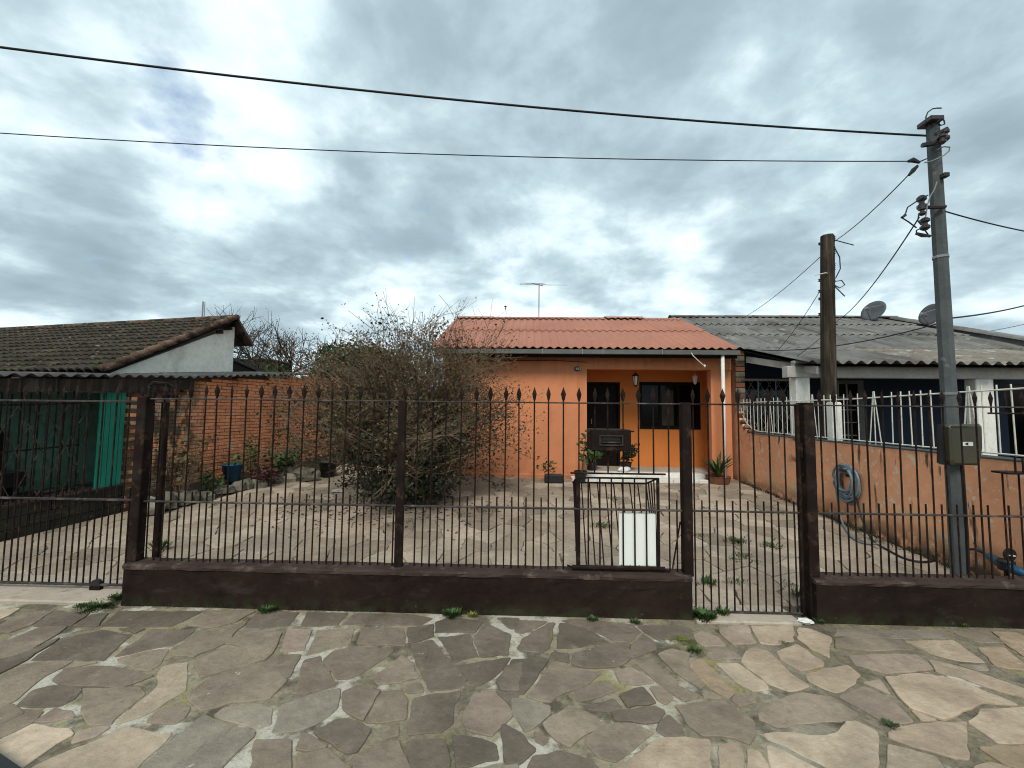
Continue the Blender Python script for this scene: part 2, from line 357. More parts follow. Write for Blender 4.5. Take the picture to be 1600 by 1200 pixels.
def rough_outline(P, rnd, step=.06, amp=.0095):
    if poly_area(P) < 0: P = P[::-1]
    o = []
    n = len(P)
    for i in range(n):
        p, q = P[i], P[(i+1) % n]; l = math.hypot(q[0]-p[0], q[1]-p[1]); k = max(1, int(l/step))
        pv = P[i-1]
        lc = min(.010, l*.12)                                   # rounded corner
        lp = math.hypot(p[0]-pv[0], p[1]-pv[1]); lc2 = min(.010, lp*.12)
        o.append((p[0]+(pv[0]-p[0])*lc2/max(lp, 1e-5), p[1]+(pv[1]-p[1])*lc2/max(lp, 1e-5)))
        o.append((p[0]+(q[0]-p[0])*lc/max(l, 1e-5), p[1]+(q[1]-p[1])*lc/max(l, 1e-5)))
        nx, ny = (q[1]-p[1])/max(l, 1e-5), -(q[0]-p[0])/max(l, 1e-5)
        for j in range(1, k):
            t = j/k; a = rnd.uniform(-amp, amp); o.append((p[0]+(q[0]-p[0])*t+nx*a, p[1]+(q[1]-p[1])*t+ny*a))
    return o
def stone_mesh(P, rnd, zf, h=.05, top=0.0, bev=.0045):
    O = rough_outline(P, rnd); cx, cy = centroid(O); n = len(O)
    ta, tb = rnd.uniform(-.008, .008), rnd.uniform(-.008, .008); dz = rnd.uniform(-.003, .004)
    def z(x, y): return zf(x, y)+top+dz+(x-cx)*ta+(y-cy)*tb
    I = []
    for (x, y) in O:
        r = math.hypot(x-cx, y-cy); k = max(.6, 1-bev/max(r, .01)); I.append((cx+(x-cx)*k, cy+(y-cy)*k))
    vs = [(x, y, zf(x, y)-h) for x, y in O]+[(x, y, z(x, y)-bev*.8) for x, y in O]+[(x, y, z(x, y)) for x, y in I]
    fs = []
    for i in range(n):
        j = (i+1) % n; fs += [(i, j, n+j, n+i), (n+i, n+j, 2*n+j, 2*n+i)]
    fs.append(tuple(range(2*n, 3*n)))
    mb = MB(); mb.add(vs, fs); return mb

# ================================================================== SETTING
put(MB().add([(-400, -300, -.16), (400, -300, -.16), (400, 600, -.16), (-400, 600, -.16)], [(0, 1, 2, 3)]), 'ground', m_earth)['kind'] = 'structure'
put(MB().add([(-60, -13, -.125), (60, -13, -.125), (60, -5.0, -.125), (-60, -5.0, -.125)], [(0, 1, 2, 3)]), 'road', m_asph)['kind'] = 'structure'
put(MB().bbox(-30, 30, -5.0, -4.86, -.15, .012, .015), 'kerb', m_conc)['kind'] = 'structure'
sidewalk = put(MB().add([(-30, -4.86, -.008), (30, -4.86, -.008), (30, .12, -.008), (-30, .12, -.008)], [(0, 1, 2, 3)]), 'sidewalk', m_joint); sidewalk['kind'] = 'structure'
m_gap = m_joint
# stones traced as they lie (four blocks of the photo, 4x, origin x0,930), letter = colour of the stone
T = {0: """d 630,190 745,95 1260,100 1070,190|m 1180,185 1290,100 1590,100 1480,160 1330,200|d 200,400 390,262 640,215 820,245 650,400|d 745,207 900,208 842,235
d 725,378 950,212 1215,218 1080,308 900,338|m 742,392 920,347 1050,334 1000,425 940,465 850,456|m 1065,368 1235,230 1430,195 1535,165 1400,300 1205,382|m 1410,300 1535,208 1640,215 1690,228 1640,320 1520,316
m 1215,412 1400,325 1620,330 1640,350 1600,410 1260,508|m 1172,625 1285,530 1590,425 1740,480 1790,530 1680,640 1450,660 1262,712|m 335,520 405,462 570,444 700,446 850,482 950,502 780,566 520,562 380,550
m 405,452 485,417 600,418 530,432|m 0,505 135,432 260,412 450,410 375,452 275,502 165,590 95,652 0,700|d 112,680 205,590 320,562 508,582 465,640 380,685 250,690|m -90,760 0,722 100,708 265,722 215,780 0,885 -90,930
p 225,780 345,702 440,722 458,750 330,782|m 525,582 870,572 905,615 825,675 705,775 690,800 565,800 535,760 515,700|l 1022,442 1168,420 1158,590 1060,645 960,715 870,755 730,795 845,690 995,560 985,500
m 925,778 985,722 1130,668 1185,702 1155,758 1090,795 960,790|l -90,960 0,905 200,805 330,832 430,835 452,868 250,992 170,1050 0,1160 -90,1210|p 455,915 485,852 600,824 680,822 600,875|l 190,1080 440,965 560,925 765,822 1070,862 850,1075 640,1235 60,1235
g 880,1075 1270,745 1325,772 1470,826 1590,850 1580,880 1400,1050 1260,1235 690,1235|g 1345,745 1400,705 1600,694 1700,700 1690,800 1600,825 1485,790|l 0,90 120,82 0,148 -80,180|m -40,210 140,95 325,98 195,180 60,228|d 215,188 345,98 550,112 450,183
d 462,188 570,122 672,112 612,188|m -60,330 0,300 255,200 415,195 365,235 200,335 0,396 -60,415|d -60,440 0,410 190,350 375,264 170,398 0,484 -60,510""",
 400: """d 0,112 100,97 270,102 198,188 -60,205 -30,150|d 285,188 325,102 575,107 508,183|d 545,178 625,107 1000,117 1100,142 1025,183|m -40,235 158,232 118,330 60,395 -40,425|p 155,343 203,208 348,212 298,338|m 315,368 385,217 608,203 587,292 460,330|m 635,298 662,198 918,203 928,312
d 958,296 953,203 1108,184 1106,252|d 1124,230 1124,165 1200,135 1420,163 1370,226|m 35,438 105,382 276,368 208,506 140,506|m 245,605 304,402 400,378 465,500 495,555 400,585|m 425,400 485,348 620,318 855,333 850,352 700,455 580,515 512,516 445,440|m 735,518 908,374 955,402 1014,506 900,541 762,550
d 970,312 1098,278 1206,400 1314,526 1278,566 1084,590 1044,500|d 1140,258 1336,244 1384,376 1242,410|d 1366,262 1440,176 1590,246 1574,366 1412,380|d 1256,438 1584,390 1496,498 1400,555 1334,536|d 1506,530 1566,440 1660,420 1640,590 1535,588|g 106,846 155,684 380,605 524,580 505,700 376,795 250,840
m 545,700 545,604 640,565 774,594 686,740 668,775|m 696,788 794,604 900,594 944,652 934,766 790,790|m 910,580 935,554 1026,549 1044,596 962,606|d 956,864 986,644 1100,615 1274,595 1226,730 1226,796 1158,844|p 1292,778 1356,624 1478,586 1594,722 1594,756 1470,872 1324,836|d 1506,596 1640,606 1610,690
d 368,850 503,776 580,775 712,840 628,972 572,982|m 256,955 294,864 338,874 432,940 330,966|m 0,906 214,905 214,1080 200,1235 -120,1235 -10,1040|m 266,1003 438,955 592,1080 556,1235 236,1235|m 616,1058 606,1012 730,955 886,910 934,1020 974,1120 955,1235 622,1235|d 946,916 1166,896 1194,960 1204,1100 1194,1235 996,1235 966,1040
d 1236,876 1300,876 1494,926 1512,1016 1256,1064|g 1246,1104 1500,1056 1630,1050 1650,1235 1236,1235|m 786,870 886,815 886,868 800,886|d 1512,140 1640,140 1660,205 1590,205""",
 800: """d 50,155 215,163 60,236 20,222|d 36,328 66,272 232,174 266,174 226,328 178,355 64,346|d 286,326 304,170 448,194 592,288 370,324|d 318,158 450,150 755,183 802,226 736,286 642,284 505,218|d 826,220 790,194 880,184 1095,204 1142,258 960,266 912,274|d 376,426 386,364 602,310 734,304 734,398 640,445 462,450
d 750,386 746,314 820,246 904,300 894,336|d 0,404 150,390 224,404 146,520 66,612 -40,590|d 256,352 346,364 354,416 236,392|m 176,530 246,420 420,460 552,482 478,546 330,596 240,662 98,628|g 0,646 60,645 234,692 234,738 128,824 82,842 36,760 0,735|d -60,800 60,866 144,960 48,1044 -40,1058
m 198,800 344,706 428,716 580,800 516,834 358,942 272,894|m 146,854 224,890 198,924 154,906|m 358,620 442,574 588,536 672,580 480,644 392,654|p 646,472 740,446 816,492 882,538 780,554 684,546|d 458,688 636,646 682,698 600,719 482,705|d 676,622 818,576 874,640 892,666 724,694
m 866,573 930,565 1002,640 956,674 912,648|d 628,734 898,696 950,722 914,785 830,794 644,775|d 926,790 982,746 1054,812 1072,865 960,874 906,838|m 458,910 582,806 740,796 880,852 700,992 640,1032 542,1004|d 138,1004 290,971 418,1005 512,1052 552,1100 552,1235 84,1235 106,1062
m 788,428 866,396 1032,542 1036,565 1160,620 1154,634 1072,654 964,578 882,516|m 916,368 1000,335 1104,362 1096,440 1200,562 1178,574 1062,508|o 1114,424 1178,396 1264,472 1392,600 1348,634 1242,574 1124,488|l 1278,424 1408,424 1594,562 1594,586 1512,594 1402,538|p 1216,370 1262,335 1388,354 1432,388 1262,400|p 1138,250 1182,225 1286,263 1332,314 1202,316 1156,288
p 1298,204 1466,185 1522,296 1382,305 1306,240|b 1498,190 1752,190 1758,280 1640,304 1556,296|m 1028,692 1150,676 1330,666 1438,724 1512,792 1512,868 1478,922 1382,884 1192,874 1096,800|b 655,1080 912,896 1000,886 1232,900 1242,1080 1242,1235 570,1235|b 1302,936 1408,926 1442,982 1432,1235 1290,1235|b 1478,966 1538,976 1596,1062 1630,1235 1468,1235
p 1376,650 1404,615 1520,660 1422,684|m 1196,614 1250,604 1302,636 1204,636""",
 1200: """b -164,410 -134,346 -96,326 0,346 60,405 140,486 252,560 130,594 0,545|b 58,352 180,306 342,412 342,436 200,464 84,400|b 186,270 196,206 260,211 392,262 378,382 272,335|b 236,492 350,456 500,436 572,492 536,546 420,602 342,574 256,530|m 426,274 520,266 836,284 908,335 680,345 426,326|p 508,374 680,366 934,376 1028,456 740,484 544,426
b 860,284 1158,281 1350,414 1200,404 1004,356|o 1318,326 1478,326 1600,424 1640,470 1422,435|m 1170,234 1378,220 1470,296 1302,286|o 1408,230 1558,236 1640,275 1640,400 1504,316|b 738,514 960,491 1180,526 1545,678 1340,664 1090,772 894,706 826,640|b 1010,406 1160,436 1300,476 1640,600 1640,650 1350,564 1192,505 1056,476
p 448,632 610,571 716,622 824,702 902,786 840,798 704,774|p 606,542 696,526 752,608 662,565|m -60,715 0,684 130,626 220,606 408,635 560,735 478,784 250,789 50,813 0,785 -50,770|l -20,862 150,856 350,876 444,856 504,788 558,786 673,844 673,1080 662,1235 570,1235 352,1054 100,924 0,892|l 0,938 90,966 376,1114 466,1235 46,1235 6,1000
b 758,862 834,826 1080,796 1234,796 1244,1022 1050,978 764,886|l 758,930 870,956 1046,1006 1104,1092 1140,1235 768,1235|b 1258,790 1334,706 1600,696 1700,700 1700,908 1432,914 1356,855|o 1328,954 1440,936 1700,946 1700,1110 1482,1054|b 1298,1072 1400,1046 1640,1130 1640,1235 1260,1235|b 908,726 1040,776 962,780|g 1196,434 1354,434 1372,464 1302,464
m 596,774 686,794 704,826 622,787|g 414,250 434,210 1090,220 1130,260 850,266 520,250""" }
def outset(P, d):
    if poly_area(P) < 0: P = P[::-1]
    n = len(P); o = []
    for i in range(n):
        a, b, c = Vector(P[i-1]), Vector(P[i]), Vector(P[(i+1) % n])
        e1, e2 = (b-a).normalized(), (c-b).normalized(); n1_, n2_ = Vector((e1.y, -e1.x)), Vector((e2.y, -e2.x))
        m_ = n1_+n2_; l = max(.35, m_.length_squared/2); q = b+m_/l*d*.5*1.0 if m_.length > 1e-4 else b; o.append((q.x, min(q.y, -.115)))
    return o
srnd = random.Random(5); traced = []
for x0, txt in T.items():
    for ent in txt.replace('\n', '|').split('|'):
        ent = ent.strip()
        if not ent: continue
        c, *pts = ent.split()
        P = []
        for q in pts:
            a, b = q.split(','); g = atZ(x0+float(a)/4, 930+float(b)/4, 0); P.append((g.x, min(g.y, -.13)))
        traced.append((c, outset(P, .0155)))
flat = lambda x, y: 0.0
for c, P in traced:
    put(stone_mesh(P, srnd, flat), 'flagstone', STONE[c], sidewalk)
# stones of the same pavement beyond the edges of the photograph
def in_any(x, y):
    for _, P in traced:
        ins = False
        for i in range(len(P)):
            (x1, y1), (x2, y2) = P[i], P[i-1]
            if (y1 > y) != (y2 > y) and x < (x2-x1)*(y-y1)/(y2-y1)+x1: ins = not ins
        if ins: return True
    return False
def seen_px(x, y, z=0):
    d = np.array([x, y+CAM_D, z-CAM_H]); c = (d@AX[0], d@AX[1], d@AX[2])
    return (9999, 9999) if c[2] < .05 else (800+F_PX*c[0]/c[2], 600-F_PX*c[1]/c[2])
def jitter_seeds(x0, x1, y0, y1, s, rnd):
    out = []; ny = int((y1-y0)/s)+1; nx = int((x1-x0)/s)+1
    for j in range(ny):
        for i in range(nx):
            out.append((x0+(i+.5+(j % 2)*.5+rnd.uniform(-.38, .38))*s, y0+(j+.5+rnd.uniform(-.38, .38))*s))
    return out
seeds = jitter_seeds(-9, 9, -4.8, -.14, .44, srnd)
for P in voronoi(seeds, (-9, 9, -4.8, -.13)):
    if len(P) < 3: continue
    cx, cy = centroid(P); px, py = seen_px(cx, cy)
    if -30 < px < 1630 and py < 1225: continue
    if in_any(cx, cy): continue
    if any(in_any(*((1-.15)*np.array(q)+.15*np.array((cx, cy)))) for q in P): P = inset(P, .1)
    put(stone_mesh(inset(P, .016), srnd, flat), 'flagstone', STONE[srnd.choice('mmgbbld')], sidewalk)
# moss and dirt strip against the wall foot is in the joint material; kerb-like cement strip before the sliding gate
gate_sill = put(MB().bbox(-7.2, atY(186, 930, 0).x, -.10, .42, -.02, .022, .012), 'gate_sill', m_slab); gate_sill['kind'] = 'structure'
ped_sill = put(MB().bbox(atY(1086, 960, -.1).x, atY(1250, 960, -.1).x, -.14, .16, -.02, .016, .01), 'path_slab', m_slab); ped_sill['kind'] = 'structure'

# driveway
def LBX(y): return -6.5+.21*y
yard = MB().add([(LBX(.10)-.3, .10, SL*.1-.012), (4.7, .10, SL*.1-.012), (4.7, 9.6, SL*9.6-.012), (LBX(9.6)-.3, 9.6, SL*9.6-.012)], [(0, 1, 2, 3)])
driveway = put(yard, 'driveway', m_djoint); driveway['kind'] = 'structure'
drnd = random.Random(21); zs = lambda x, y: SL*y
dseeds = []
for (x, y) in jitter_seeds(-6.9, 5.0, .1, 9.4, .37, drnd):
    if -1.9 < x and y > 5.55: continue
    dseeds.append((x, y))
cells = []
for s, P in zip(dseeds, voronoi(dseeds, (-6.6, 4.56, .17, 9.5))):
    if len(P) >= 3: P = clip(P, 1, -.21, -1e9) if False else clip(P, -1, .21, 6.5-.05)      # stay right of the boundary
    if len(P) >= 3 and abs(poly_area(P)) > .02: cells.append(P)
cells = [inset(P, drnd.uniform(.003, .010)) for P in cells]
def shown(P):
    q = [seen_px(x, y, SL*y) for x, y in P]
    if max(a for a, _ in q) < 0 or min(a for a, _ in q) > 1600: return 0
    return abs(poly_area(q))
cells.sort(key=shown, reverse=True)
rest = {}
for i, P in enumerate(cells):
    cx, cy = centroid(P)
    grey = .03+.75*max(0, min(1, (cy-2.2)/2.2))*(1 if cx < 1.2 else .45)
    k = 3 if drnd.random() < grey else drnd.choice((0, 0, 0, 1, 1, 2))
    mb = stone_mesh(P, drnd, zs, .04)
    if i < 298: put(mb, 'paving_stone', DSTONE[k], driveway)
    else: rest.setdefault(k, MB()).add(mb.v, mb.f)
for k, mb in rest.items(): put(mb, 'far_paving', DSTONE[k], driveway)['kind'] = 'stuff'

# ================================================================== FRONT WALL AND FENCE
Z_WT, Z_MID, Z_TOP = .3325, .843, 1.7415
XW0, XW1 = atY(191, 915, -.09).x, atY(1082, 930, -.09).x
XR0 = atY(1276, 940, -.09).x
def low_wall(name, label, x0, x1):
    r = thing(name, label, 'wall', ((x0+x1)/2, 0, 0))
    mb = MB(); n = int((x1-x0)/.12); rn = random.Random(int(x0*100)); rows = (-.03, .07, .16, .24, Z_WT-.035)
    for (yy, sg) in ((-.088, 1), (.085, -1)):
        b = len(mb.v)
        for z in rows:
            for i in range(n+1): mb.v.append((x0+(x1-x0)*i/n, yy+rn.uniform(-.006, .004), z+(rn.uniform(-.004, .004) if 0 < z < .28 else 0)))
        for j in range(len(rows)-1):
            for i in range(n):
                q = (b+j*(n+1)+i, b+j*(n+1)+i+1, b+(j+1)*(n+1)+i+1, b+(j+1)*(n+1)+i); mb.f.append(q if sg > 0 else q[::-1])
    mb.add([(x0, -.088, -.03), (x0, .085, -.03), (x0, .085, Z_WT-.035), (x0, -.088, Z_WT-.035)], [(0, 3, 2, 1)])
    mb.add([(x1, -.088, -.03), (x1, .085, -.03), (x1, .085, Z_WT-.035), (x1, -.088, Z_WT-.035)], [(0, 1, 2, 3)])
    put(mb, 'wall_body', m_lowwall, r)
    tp = MB(); n = int((x1-x0)/.1); yo = [(-.094, Z_WT-.037), (-.096, Z_WT-.014), (-.083, Z_WT), (.08, Z_WT+.002), (.092, Z_WT-.014), (.09, Z_WT-.037)]
    b = len(tp.v)
    for i in range(n+1):
        for (y, z) in yo: tp.v.append((x0-.004+(x1-x0+.008)*i/n, y+rn.uniform(-.006, .006), z+rn.uniform(-.005, .004)))
    m_ = len(yo)
    for i in range(n):
        for k in range(m_): tp.f.append((b+i*m_+k, b+i*m_+(k+1) % m_, b+(i+1)*m_+(k+1) % m_, b+(i+1)*m_+k))
    tp.f.append(tuple(b+k for k in range(m_))); tp.f.append(tuple(b+n*m_+k for k in range(m_))[::-1])
    put(tp, 'coping', m_lowtop, r); return r
wl = low_wall('low_wall', 'long low dark brown plastered wall under the fence left of the narrow gate', XW0, XW1)
wr = low_wall('low_wall', 'low dark brown wall under the fence right of the narrow gate', XR0, 7.2)
# cracks in the plaster of the long wall
def crack(pts, parent):
    mb = MB()
    for i in range(len(pts)-1):
        a, b = Vector(pts[i]), Vector(pts[i+1]); d = (b-a).normalized(); n_ = Vector((-d.z, 0, d.x))*.0035
        mb.add([a-n_, b-n_*.7, b+n_*.7, a+n_], [(0, 1, 2, 3)])
    put(mb, 'crack', m_black, parent)
for seg in ([(862, 912), (890, 908), (915, 914), (950, 920), (985, 923), (1020, 920), (1068, 924)], [(915, 914), (930, 927), (945, 935)]):
    crack([atY(x, y, -.0925) for x, y in seg], wl)

def picket_mesh(z0, z1, r=.0068):
    return MB().tube([(0, 0, z0), (0, 0, z1)], r, 6).mesh('picket')
def tip_mesh(h=.112, wd=.027):
    mb = MB(); mb.add([(0, 0, 0), (-wd, 0, h*.40), (0, -.011, h*.40), (wd, 0, h*.40), (0, .011, h*.40), (0, 0, h), (-.010, 0, -.012), (.010, 0, -.012), (0, -.01, -.012), (0, .01, -.012)],
           [(0, 2, 1), (0, 3, 2), (0, 4, 3), (0, 1, 4), (5, 1, 2), (5, 2, 3), (5, 3, 4), (5, 4, 1), (6, 8, 2, 1), (8, 7, 3, 2), (7, 9, 4, 3), (9, 6, 1, 4)])
    me = mb.mesh('spear_tip'); me.materials.append(m_iron); return me
TIP = tip_mesh(.106, .0225); TIPS = tip_mesh(.085, .020)
pk = {}
frnd = random.Random(3)
def picket(root, x, y, z0, z1, tip=True, mat=None, name='picket', tipmesh=None):
    key = (round(z0, 3), round(z1, 3))
    if key not in pk: pk[key] = picket_mesh(z0, z1); pk[key].materials.append(m_iron)
    o = put(pk[key], name, None, root, (x, y, 0)); o.rotation_euler = (frnd.gauss(0, .003), frnd.gauss(0, .0045), frnd.uniform(0, 1.5))
    if tip:
        t = bpy.data.objects.new('spear_tip', tipmesh or TIP); COL.objects.link(t); t.parent = o; t.location = (0, 0, z1)
        t.rotation_euler = (0, 0, -o.rotation_euler.z+frnd.uniform(-.5, .5))
    return o
def rail(root, x0, x1, z, y=0, hh=.007, dd=.014, mat=None):
    put(MB().bbox(x0, x1, y-dd, y+dd, z-hh, z+hh, .003), 'rail', mat or m_rail, root)
def post(root, x, w_, z0, z1, y=0, d=None):
    d = d or w_; put(MB().bbox(x-w_/2, x+w_/2, y-d/2, y+d/2, z0, z1, .006), 'post', m_iron, root)
STEP = .1275
xP = [atY((222+205)/2+6, 750, 0).x, atY(626, 750, 0).x, atY(1072, 750, 0).x, atY(1263, 750, 0).x]
ZT = 1.775
# long fence: three posts on the low wall
fence = thing('iron_fence', 'long dark brown iron fence with spear tips on the low wall before the yard', 'fence', (xP[1], 0, Z_WT))
post(fence, xP[0], .086, Z_WT-.02, Z_TOP+.02); post(fence, xP[1], .066, Z_WT-.02, Z_TOP+.012, d=.05); post(fence, xP[2], .078, Z_WT-.02, Z_TOP+.012)
rail(fence, xP[0]+.05, xP[2]-.04, Z_MID, -.002); rail(fence, xP[0]+.05, xP[2]-.04, Z_TOP, -.002, .006, .012)
xB0, xB1 = atY(893, 740, 0).x, atY(1038, 740, 0).x           # gap that holds the tilting basket
zB1 = atY(965, 740, 0).z; zB0 = atY(965, 887, 0).z
xM0, xM1 = atY(922, 687, 0).x, atY(984, 687, 0).x
k0 = int((xP[0]+.09-xP[1])/STEP); k1 = int((xP[2]-.05-xP[1])/STEP)
for k in range(k0, k1+1):
    x = xP[1]+.004+k*STEP
    if abs(x-xP[1]) < .05: picket(fence, x, .033, Z_TOP-.3, ZT+.002, True); continue
    if xB0+.03 < x < xB1-.03: picket(fence, x, .012, zB1, ZT)
    else: picket(fence, x, .012, Z_WT-.01, ZT)
    xs = x+STEP/2
    if xs < xP[2]-.06 and not (xB0-.02 < xs < xB1+.02) and abs(xs-xP[1]) > .05: picket(fence, xs, .012, Z_WT-.01, Z_MID+.085, False)
rail(fence, xB0-.01, xB1+.01, zB1, -.002, .007, .01, m_iron)
br = MB().tube([atY(1063, 815, .03), atY(1051, 888, .03)], .007, 5); put(br, 'brace', m_iron, fence)
# letterbox
lb = thing('letterbox', 'dark brown metal letterbox with a slot hanging on the fence bars', 'letterbox', ((xM0+xM1)/2, 0, 1.2))
zl0, zl1 = atY(953, 704, 0).z, atY(953, 671, 0).z
put(MB().bbox(xM0, xM1, -.05, .20, zl0, zl1, .006), 'box', m_iron, lb)
cx, cz = (xM0+xM1)/2, (zl0+zl1)/2
mb = MB()
for (a, b, c, d) in ((-.10, .10, .034, .044), (-.10, .10, -.044, -.034), (-.10, -.09, -.034, .034), (.09, .10, -.034, .034)): mb.box(cx+a, cx+b, -.060, -.048, cz+c, cz+d)
put(mb, 'raised_frame', m_rail, lb)
put(MB().box(cx-.075, cx+.07, -.057, -.0505, cz-.002, cz+.024), 'slot', m_black, lb)
put(MB().box(cx-.082, cx+.076, -.064, -.050, cz-.020, cz-.010), 'lip', m_rail, lb)
for z in (zl0+.02, zl1-.015): put(MB().bbox(xM0-.045, xM1+.04, -.002, .006, z-.006, z+.006, .002), 'bracket', m_iron, lb)
# tilting basket
bk = thing('waste_basket', 'tilting iron bar waste basket hinged in the fence beside the white panel', 'basket', ((xB0+xB1)/2, .1, Z_WT))
xa, xb = atY(901, 800, 0).x, atY(1028, 800, 0).x
YB, ZB = .31, 1.01
put(MB().tube([(xa-.04, -.01, zB0), (xb+.05, -.01, zB0)], .02, 10), 'hinge_tube', m_iron, bk)
put(MB().tube([(xa-.08, -.01, zB0+.015), (xa-.04, -.01, zB0)], .009, 6), 'hinge_pin', m_iron, bk); put(MB().tube([(xb+.04, -.01, zB0), (xb+.085, -.01, zB0-.02)], .009, 6), 'hinge_pin', m_iron, bk)
put(MB().bbox(xa, xb, -.012, .004, zB1-.045, zB1-.03, .003), 'top_bar', m_iron, bk)
put(MB().bbox(xa+.005, xb-.005, YB-.006, YB+.006, ZB-.008, ZB+.008, .003), 'back_bar', m_iron, bk)
put(MB().bbox(xa-.004, xa+.03, -.014, .004, zB0, zB1-.03, .003), 'side_bar', m_iron, bk); put(MB().bbox(xb-.012, xb+.012, -.014, .004, zB0, zB1-.03, .003), 'side_bar', m_iron, bk)
nb = 7
for i in range(1, nb): x = xa+(xb-xa)*i/nb; put(MB().tube([(x, -.004, zB0), (x, -.004, zB1-.035)], .0075, 6), 'front_bar', m_iron, bk)
for i in range(0, 10): x = xa+.01+(xb-xa-.02)*i/9; put(MB().tube([(x, .01, zB0+.015), (x, YB, ZB)], .006, 5), 'back_bar', m_iron, bk)
for s in (xa+.004, xb-.004):
    put(MB().tube([(s, 0, zB1-.038), (s, YB, ZB)], .008, 5), 'side_bar', m_iron, bk)
    for t in (.3, .55, .8): put(MB().tube([(s, .015, zB0+.01), (s, YB*t, zB1-.038+(ZB-zB1+.038)*t)], .006, 5), 'side_bar', m_iron, bk)
# white panel standing in the basket
wp0, wp1 = atY(967, 840, .02).x, atY(1024, 840, .02).x
pn = MB(); zt_ = atY(995, 802, .02).z
sl_ = YB/(ZB-zB0); yb_ = lambda z: (z-zB0)*sl_-.022
pn.prism([(.008, zB0+.02), (.03, zB0+.02), (.034, zt_), (.008, zt_)], 'x', wp0, wp1)
tag(put(pn, 'white_enamel_sheet', m_whiteboard, None), 'white enamelled appliance panel standing in the iron waste basket', 'panel')

# narrow gate
gx0, gx1 = xP[2]+.05, xP[3]-.07
gate = thing('pedestrian_gate', 'narrow brown iron bar gate between two posts with bars down to the path', 'gate', ((gx0+gx1)/2, 0, .05))
zg = atY(1170, 957, 0).z
for z, mt in ((Z_TOP, m_iron), (Z_MID, m_rail), (zg, m_rail)): rail(gate, gx0, gx1, z, .0, .007, .012, mt)
nx = 7; st = (gx1-gx0)/nx
for i in range(nx):
    x = gx0+.02+st*i
    picket(gate, x, .012, zg, ZT)
    picket(gate, x+st/2, .012, zg, Z_MID+.085, False)
put(MB().bbox(gx1-.018, gx1+.006, -.012, .02, zg-.02, Z_TOP+.01, .003), 'stile', m_iron, gate)
gp = thing('gate_post', 'thick dark square iron post right of the narrow gate, on the ground', 'post', (xP[3], 0, 0))
put(MB().bbox(xP[3]-.042, xP[3]+.042, -.045, .045, -.02, Z_TOP+.012, .006), 'post', m_iron, gp)
put(MB().bbox(xP[3]-.068, xP[3]-.047, -.02, .02, 1.30, 1.42, .004), 'latch', m_iron, gp)
put(MB().bbox(xP[3]-.05, xP[3]+.055, -.055, .055, Z_TOP+.012, Z_TOP+.022, .003), 'cap', m_iron, gp)
# right fence
rf = thing('iron_fence', 'dark brown iron fence with spear tips right of the narrow gate, before the grey pole', 'fence', (5.2, 0, Z_WT))
XE = 7.1; xF = atY(1548, 700, 0).x; x = xP[3]+.13
rail(rf, xP[3]+.05, XE, Z_MID, -.002); rail(rf, xP[3]+.05, XE, Z_TOP, -.002, .006, .012)
zo1, zo0, zo2 = atY(1575, 646, 0).z, atY(1575, 737, 0).z, atY(1575, 713, 0).z
while x < XE-.03:
    if x < xF+.03 or x > xF+.62: picket(rf, x, .012, Z_WT-.01, ZT)
    else: picket(rf, x, .012, zo1, ZT); picket(rf, x+STEP*.5, .012, Z_WT-.01, zo0, False)
    if x < xF-.05 or x > xF+.62 or True: picket(rf, x+STEP/2+(.0 if x < xF else .03), .012, Z_WT-.01, Z_MID+.085, False)
    x += STEP
for i in range(5): picket(rf, xF+.07+i*.065, -.10, zo0, zo2, False)
put(MB().bbox(xF, xF+.62, -.006, .012, zo1-.007, zo1+.007, .003), 'opening_bar', m_iron, rf)
put(MB().bbox(xF, xF+.62, -.11, .012, zo0-.008, zo0+.008, .003), 'opening_bar', m_iron, rf)

# sliding gate
YG = .13
sg = thing('sliding_gate', 'wide brown iron sliding gate with spear tips at the left edge, on a roller', 'gate', (-5, YG, .1))
xs1 = atY(251, 750, YG).x; zb = atY(100, 912, YG).z
for z, mt in ((atY(100, 626.5, YG).z, m_rail), (atY(100, 779.5, YG).z, m_rail), (zb, m_rail)): rail(sg, -7.3, xs1, z, YG, .009, .014, mt)
x = xs1-.10; i = 0
while x > -7.3:
    picket(sg, x, YG+.012, zb, 1.765); picket(sg, x-STEP/2, YG+.012, zb, .93 if x > xs1-.9 else .84, False); x -= STEP
put(MB().bbox(xs1-.025, xs1+.025, YG-.02, YG+.025, zb, 1.79, .005), 'end_stile', m_iron, sg)
wx = atY(150, 925, YG).x
put(MB().bbox(wx-.05, wx+.05, YG-.02, YG+.02, zb-.06, zb-.005, .004), 'roller_bracket', m_iron, sg)
wm = MB()
for k in range(12):
    a0 = 2*math.pi*k/12; wm.v += [(wx+.045*math.cos(a0), YG-.016, .068+.045*math.sin(a0)), (wx+.045*math.cos(a0), YG+.016, .068+.045*math.sin(a0))]
wm.f = [(2*k, 2*((k+1) % 12), 2*((k+1) % 12)+1, 2*k+1) for k in range(12)]+[tuple(2*k for k in range(12))[::-1], tuple(2*k+1 for k in range(12))]
put(wm, 'roller', m_blackpl, sg)
gd = thing('gate_guide', 'rounded iron guide loop on top of the fence post over the sliding gate', 'bracket', (xP[0], .05, Z_TOP))
a, b = atY(234, 610, .0), atY(266, 612, .1)
put(MB().tube([(a.x, 0, Z_TOP+.02), (a.x, 0, Z_TOP+.12), (a.x+.02, .01, Z_TOP+.145), (b.x-.03, .11, Z_TOP+.135), (b.x, .13, Z_TOP+.11), (b.x, .13, Z_TOP+.0)], .017, 6), 'loop', m_iron, gd)
put(MB().bbox(a.x-.02, b.x+.02, .04, .09, Z_TOP-.03, Z_TOP+.0, .004), 'roller_arm', m_rail, gd)

